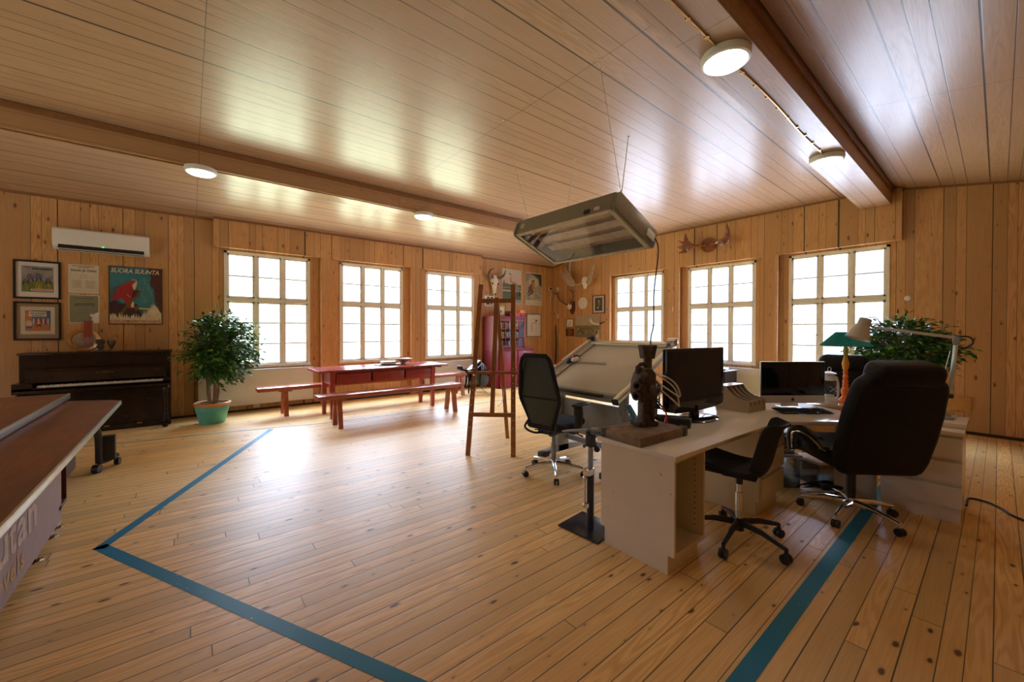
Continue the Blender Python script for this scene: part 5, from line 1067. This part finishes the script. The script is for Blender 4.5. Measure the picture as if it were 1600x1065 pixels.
bd(MB().bb(.30, .36, -.48, -.42, -.10, -.03, None, .004).bb(.06, .1, -.35, -.31, -.09, -.03)).build('under_clip', M_blackpl, t)
# stand (world-aligned)
MB().bb(.30, .34, -.42, .42, -.54, -.18, None, .004).bb(.24, .30, -.40, .40, -.555, -.51, None, .004).build('modesty_panel', M_greymetal, t)
for y in (.46, -.46):
    q = MB().bb(.22, .40, y - .035, y + .035, -.84, -.25, None, .004).bb(.26, .34, y - .04, y + .04, -.3, .10, None, .004).build('upright', M_greymetal, t); MB().prism([(-.03, y - .035, -.84), (.80, y - .035, -.84), (.80, y - .035, -.80), (.40, y - .035, -.76), (.22, y - .035, -.76), (-.03, y - .035, -.81)], (0, .07, 0), None, .004).build('foot_beam', M_greymetal, t); MB().bb(-.06, .06, y - .045, y + .045, -.862, -.80, None, .006).build('foot_cap', M_blackpl, t)
    for xx in (.0, .74): MB().cyl((xx, y, -.887), (xx, y, -.84), .02).build('glide', M_blackpl, t)
MB().prism([(.22, -.56, -.12), (.28, -.56, -.12), (.44, -.56, -.30), (.44, -.56, -.34), (.38, -.56, -.34)], (0, .03, 0), None, .004).bb(.36, .44, -.56, -.5, -.62, -.30).build('hinge_bracket', M_blue, t)
MB().bb(.36, .40, -.42, .42, -.70, -.64).build('cross_bar', M_greymetal, t)

# --- hood lamp hanging above
t = thing('hanging_light_table', 'olive-grey slanted light hood with glass face hanging on chains over the drafting table', 'hanging lamp', (2.615, 2.555, 2.52), R(1.7))
rh = Euler((0, R(22), 0)).to_matrix(); Wh, Lh = 1.17, .63; h = Wh / 2
def hd_(mb): bmesh.ops.transform(mb.bm, matrix=rh.to_4x4(), verts=mb.bm.verts); return mb
m = MB(); D = .15
m.bb(0, Lh, -h, -h + .012, 0, D).bb(0, Lh, h - .012, h, 0, D).bb(0, .012, -h, h, 0, D).bb(Lh - .012, Lh, -h, h, 0, D).bb(0, Lh, -h, h, D, D + .012, None, .0)
hd_(m).build('housing', M_taupe, t)
for s in (-1, 1): hd_(MB().prism([(-.012, s * (h + .0), .012), (.012, s * (h + .0), -.012), (Lh, s * h, -.012), (Lh + .015, s * h, .02), (Lh + .015, s * h, D), (Lh - .01, s * h, D + .022), (.02, s * h, D + .022), (-.012, s * h, D - .01)], (0, s * .035, 0), None, .012, 3)).build('end_cap', M_taupe, t)
m = MB(); f = .035; m.bb(0, Lh, -h, -h + f, -.006, .004).bb(0, Lh, h - f, h, -.006, .004).bb(0, f, -h, h, -.006, .004).bb(Lh - f, Lh, -h, h, -.006, .004); hd_(m).build('face_frame', M_outlet, t)
hd_(MB().poly([(f, -h + f, .0), (Lh - f, -h + f, .0), (Lh - f, h - f, .0), (f, h - f, .0)], M_hoodglass)).build('glass_face', None, t)
m = MB(); m.bb(.02, Lh - .02, -h + .02, h - .02, D - .02, D - .012); hd_(m).build('reflector', mat('tan_reflector', (.72, .56, .44), .6, var=.2, scale=8), t)
for x in (.15, .31, .47): hd_(MB().prism([(x - .05, -h + .03, .10), (x + .05, -h + .03, .10), (x, -h + .03, .13)], (0, Wh - .06, 0))).build('tube_trough', mat('pale_trough', (.85, .74, .64), .5), t)
for y, nm in ((-h + .26, 'power_switch'), (-h + .15, 'rocker_switch')): hd_(MB().bb(-.012, .004, y - .03, y + .03, .02, .055, None, .003)).build(nm, M_blackpl if 'power' in nm else M_chrome, t)
a = MB(); hd_(a.bb(-.003, .001, h - .10, h - .05, .06, .11)).build('badge', M_greige, t)
hd_(MB().bb(Lh * .75, Lh * .95, -h - .05, -h - .035, .03, .11, None, .01)).build('cable_box', M_whiteplastic, t)
MB().cyl((.556, h - .25, -.345), (.556, h - .25, -.225), .008).build('pull_cord', M_whcable, t)
inv = t.matrix_basis.inverted() if False else (Matrix.Translation((2.615, 2.555, 2.52)) @ Matrix.Rotation(R(1.7), 4, 'Z')).inverted()
Mw = Matrix.Translation((2.615, 2.555, 2.52)) @ Matrix.Rotation(R(1.7), 4, 'Z') @ rh.to_4x4()
def chain(att, hook):
    a, b = inv @ (Mw @ Vector(att)), inv @ Vector(hook); m = MB(); n_ = int((b - a).length / .035)
    m.cyl(a, b, .0018, seg=5)
    for k in range(n_): m.box(a.lerp(b, (k + .5) / n_), (.0055, .0055, .014))
    m.ball(b, .012); m.build('hanging_chain', M_alu, t)
chain((.08, -h, D + .02), (2.756, 2.204, ZC)); chain((.08, h - .06, D + .02), (2.731, 3.512, ZC)); chain((.10, -h + .02, D + .02), (4.133, 2.853, ZC)); chain((Lh - .05, h - .06, D + .02), (4.13, 3.7, ZC))
tag(MB().tube(smooth([(3.20, 1.93, 2.36), (3.24, 1.92, 2.25), (3.225, 1.95, 1.9), (3.235, 1.96, 1.6), (3.22, 1.98, 1.40), (3.24, 1.96, ZD + .006)], 7), .006, 6).build('hood_cable', M_cable), 'thin black cable dropping from the hanging hood to the desk', 'cable')

# --- floor stand by the desk end
t = thing('tilting_floor_stand', 'black steel floor stand with square base plate and tilted arm beside the desk', 'stand', (2.42, 2.02, 0))
MB().prism([(-.17, .165, 0), (.16, .20, 0), (.19, -.16, 0), (-.145, -.21, 0)], (0, 0, .012), None, .002).build('base_plate', M_plate, t)
MB().cyl((0, -.02, .012), (0, -.02, .46), .028, seg=18).build('lower_tube', M_plate, t); MB().cyl((0, -.02, .44), (0, -.02, .68), .02, seg=16).build('upper_tube', M_greymetal, t)
m = MB(); m.box((-.02, -.02, .45), (.075, .06, .05), None, None, .006).cyl((-.045, 0, .20), (-.045, 0, .44), .009).ball((-.045, 0, .40), .018).ball((-.045, 0, .19), .018).box((-.04, -.01, .19), (.03, .04, .03)); m.build('height_clamp', M_chrome, t)
m = MB(); m.box((0, -.02, .69), (.06, .06, .10), None, None, .008).tube(smooth([(-.04, -.02, .77), (-.01, -.03, .72), (.04, -.03, .64)], 4), .018, 8).ball((.04, -.05, .62), .025); m.build('pivot_head', M_blackpl, t)
m = MB(); m.prism([(-.01, -.05, .765), (-.01, .02, .765), (.01, .26, .70), (-.03, .26, .70)], (0, 0, .014), None, .003); m.tube([(0, -.03, .775), (-.0, -.10, .79)], .014, 8); m.build('tilted_arm', M_greymetal, t)

# ================================================================== CHAIRS
def star(t, z0, r, n_, a0, mt, casm, flat=False, thick=.022, hub=.035, casr=.03):
    for k in range(n_):
        a = a0 + 2 * math.pi * k / n_; c, s = math.cos(a), math.sin(a); cz = casr * 2
        m = MB()
        m.tube([(c * hub * .6, s * hub * .6, z0), (c * r * .5, s * r * .5, z0 - .008 + .005), (c * r, s * r, cz + .03)], [thick, thick * .85, thick * .6], 10); m.cyl((c * r, s * r, cz + .035), (c * r, s * r, cz), .012); b = m.build('base_arm', mt, t)
        q = MB(); px, py = -s * .018, c * .018; ox, oy = c * r, s * r
        for sg in (-1, 1): q.cyl((ox + sg * px * .35, oy + sg * py * .35, casr), (ox + sg * px * 1.35, oy + sg * py * 1.35, casr), casr, seg=18)
        q.box((ox, oy, casr * 1.7), (.03, .03, casr * .9), None, None, .006); q.build('caster', casm, b)
# exec chair (front = +y)
t = thing('executive_chair', 'large black leather executive chair on a chrome base, seen from behind', 'office chair', (4.28, .77, 0), R(-43))
star(t, .125, .34, 5, R(-100 + 30), M_chrome, M_blackpl, thick=.026)
MB().lathe([(.035, .09), (.038, .14), (.036, .16)], seg=20).build('hub', M_chrome, t); MB().cyl((0, 0, .12), (0, 0, .42), .033, seg=20).build('gas_column', M_blackpl, t); MB().box((0, .02, .44), (.26, .30, .06), None, None, .01).build('seat_mechanism', M_blackpl, t)
MB().tube([(.12, 0, .44), (.30, -.02, .42), (.34, -.03, .39)], [.008, .008, .014], 8).build('tilt_lever', M_blackpl, t)
m = MB(); m.box((0, .05, .54), (.60, .60, .15), Euler((R(3), 0, 0)).to_matrix(), None, .065, 4); m.build('seat', M_black, t)
bk_ = [(-.24, .0), (-.30, .02), (-.325, .12), (-.335, .30), (-.33, .50), (-.31, .70), (-.285, .775), (-.235, .80), (-.22, .835), (-.195, .86), (-.10, .875), (.10, .875), (.195, .86), (.22, .835), (.235, .80), (.285, .775), (.31, .70), (.33, .50), (.335, .30), (.325, .12), (.30, .02), (.24, .0)]
m = MB(); m.prism([(x, 0, z) for x, z in bk_], (0, .13, 0), None, .045, 4); rbk = Matrix.Translation((0, -.30, .43)) @ Matrix.Rotation(R(16), 4, 'X')
bmesh.ops.transform(m.bm, matrix=rbk, verts=m.bm.verts); b = m.build('backrest', M_black, t)
m = MB(); m.prism([(-.22, -.035, .74), (.22, -.035, .74), (.235, -.035, .86), (.19, -.035, .91), (-.19, -.035, .91), (-.235, -.035, .86)], (0, .19, 0), None, .05, 4); bmesh.ops.transform(m.bm, matrix=rbk, verts=m.bm.verts); m.build('headrest', M_black, t)
for s in (-1, 1):
    x = s * .335; m = MB(); P_ = smooth([(x, .23, .48), (x, .25, .58), (x, .225, .665), (x, .13, .70), (x, .0, .69), (x, -.12, .65), (x, -.20, .61)], 6); m.tube(P_, .022, 10, flat=1.3); ar = m.build('armrest', M_blackpl, t)
    m = MB(); P_ = smooth([(x, .20, .675), (x, .12, .70), (x, .0, .695), (x, -.12, .66)], 6); m.tube(P_, [.026] * len(P_), 10, flat=1.2); m.build('arm_pad', M_black, ar)
    MB().tube(smooth([(x - s * .0, .215, .50), (x, .235, .58), (x, .21, .645), (x, .13, .675), (x, .0, .665), (x, -.17, .60)], 6), .012, 6).box((x - s * .03, .24, .485), (.08, .06, .012)).box((x - s * .02, -.17, .60), (.07, .08, .012)).build('chrome_trim', M_chrome, ar)

# black shell swivel chair
t = thing('shell_chair', 'small black moulded shell swivel chair pulled up to the white desk', 'office chair', (3.14, 1.20, 0), R(12))
star(t, .135, .33, 5, R(-115), M_blackpl, M_blackpl, thick=.024, casr=.032)
MB().lathe([(.034, .08), (.036, .16), (.03, .17)], seg=20).build('hub', M_blackpl, t); MB().cyl((0, 0, .15), (0, 0, .36), .026, seg=20).cyl((0, 0, .36), (0, 0, .43), .017, seg=16).build('gas_column', M_chrome, t)
MB().cyl((0, 0, .42), (0, 0, .49), .024).box((0, .0, .49), (.16, .20, .025), None, None, .006).tube([(0, .02, .47), (.02, .14, .50), (.05, .2, .50)], .008, 6).build('seat_mount', M_blackpl, t)
m = MB(); prof = [(.25, .515), (.21, .525), (.12, .51), (.0, .495), (-.10, .50), (-.165, .535), (-.20, .60), (-.225, .70), (-.25, .80), (-.275, .865), (-.31, .895)]
P_ = smooth([(0, a, b) for a, b in prof], 3); NX = 14; gr = []
for k, p in enumerate(P_):
    u = k / (len(P_) - 1); hw = .205 + .015 * math.sin(u * 3.14) - (.05 * max(0, (u - .8) / .2) ** 2); row = []
    for j in range(NX + 1):
        s = -1 + 2 * j / NX; e = abs(s) ** 2.6; row.append(m.bm.verts.new((s * hw, p.y + (.09 * e if u > .5 else .03 * e), p.z + (.06 * e * (1 - u) + .02 * e))))
    gr.append(row)
fs = [m.bm.faces.new((gr[k][j], gr[k][j + 1], gr[k + 1][j + 1], gr[k + 1][j])) for k in range(len(gr) - 1) for j in range(NX)]
bmesh.ops.recalc_face_normals(m.bm, faces=fs); o = m.build('seat_shell', M_blackfab, t, ang=60); sm = o.modifiers.new('s', 'SOLIDIFY'); sm.thickness = .014
MB().box((0, .04, .525), (.34, .34, .03), Euler((R(2), 0, 0)).to_matrix(), None, .013, 3).build('seat_pad', M_blackfab, t)

# mesh-back task chair
t = thing('task_chair', 'black task chair with tall greenish mesh back at the drafting table', 'office chair', (3.04, 3.02, 0), R(-78))
star(t, .12, .32, 5, R(20), M_chrome, M_blackpl, thick=.022)
MB().lathe([(.034, .07), (.036, .14), (.03, .15)], seg=20).build('hub', M_chrome, t); MB().cyl((0, 0, .13), (0, 0, .32), .028, seg=20).cyl((0, 0, .32), (0, 0, .46), .021, seg=20).build('gas_column', M_greymetal, t)
MB().box((0, -.02, .48), (.20, .28, .06), None, None, .012).build('seat_mechanism', M_blackpl, t); MB().tube([(.05, .1, .48), (.3, .10, .43)], [.006, .009], 6).tube([(-.05, .0, .47), (-.28, .05, .42)], [.006, .009], 6).build('control_lever', M_blackpl, t)
m = MB(); m.box((0, .05, .545), (.48, .46, .085), Euler((R(2), 0, 0)).to_matrix(), None, .038, 4); m.build('seat', M_blackfab, t); MB().box((0, .05, .505), (.42, .42, .02), None, None, .008).build('seat_pan', M_blackpl, t)
out = [(-.13, .0), (-.155, .06), (-.235, .26), (-.24, .32), (-.19, .62), (-.165, .70), (-.13, .735), (.13, .735), (.165, .70), (.19, .62), (.24, .32), (.235, .26), (.155, .06), (.13, .0)]
rb_ = Matrix.Translation((0, -.24, .56)) @ Matrix.Rotation(R(7), 4, 'X')
m = MB(); o3 = [(x, .02 * math.cos(z * 5), z) for x, z in out]; m.tube(o3, .022, 8, close=True); bmesh.ops.transform(m.bm, matrix=rb_, verts=m.bm.verts); m.build('back_frame', M_blackfab, t)
m = MB(); m.prism([(x * .97, 0, z * .99 + .003) for x, z in out], (0, .045, 0), None, .015, 3); bmesh.ops.transform(m.bm, matrix=rb_, verts=m.bm.verts); m.build('backrest', M_mesh, t)
m = MB(); m.bb(-.225, .225, -.008, .0, .285, .295); bmesh.ops.transform(m.bm, matrix=rb_, verts=m.bm.verts); m.build('back_seam', M_blackfab, t)
m = MB(); m.tube(smooth([(-.17, -.22, .60), (-.19, -.26, .52), (-.10, -.22, .47), (0, -.12, .47), (.10, -.22, .47), (.19, -.26, .52), (.17, -.22, .60)], 5), .012, 8); m.build('back_bracket', M_blackpl, t)
for s in (-1, 1):
    x = s * .285; m = MB(); m.tube(smooth([(s * .12, .02, .49), (x * .8, .03, .48), (x, .0, .54), (x, .03, .66), (x, .02, .74)], 5), [.026] * 8 + [.032] * 13, 8, flat=1.5); ar = m.build('arm_support', M_blackpl, t)
    MB().prism([(x - .035, -.06, .755), (x + .035, -.06, .755), (x + .045, .14, .755), (x + .02, .27, .745), (x - .03, .27, .745), (x - .045, .14, .755)], (0, 0, .025), None, .01, 3).build('arm_pad', M_blackpl, ar)
tag(MB().prism([(3.62, 3.02, .0015), (3.76, 3.0, .0015), (3.77, 3.05, .0015), (3.63, 3.06, .0015)], (0, 0, .001)).build('tape_scrap', mat('bright_blue_tape', (.02, .28, .6), .4)), 'small bright blue scrap of tape on the floor beneath the drafting table', 'tape')
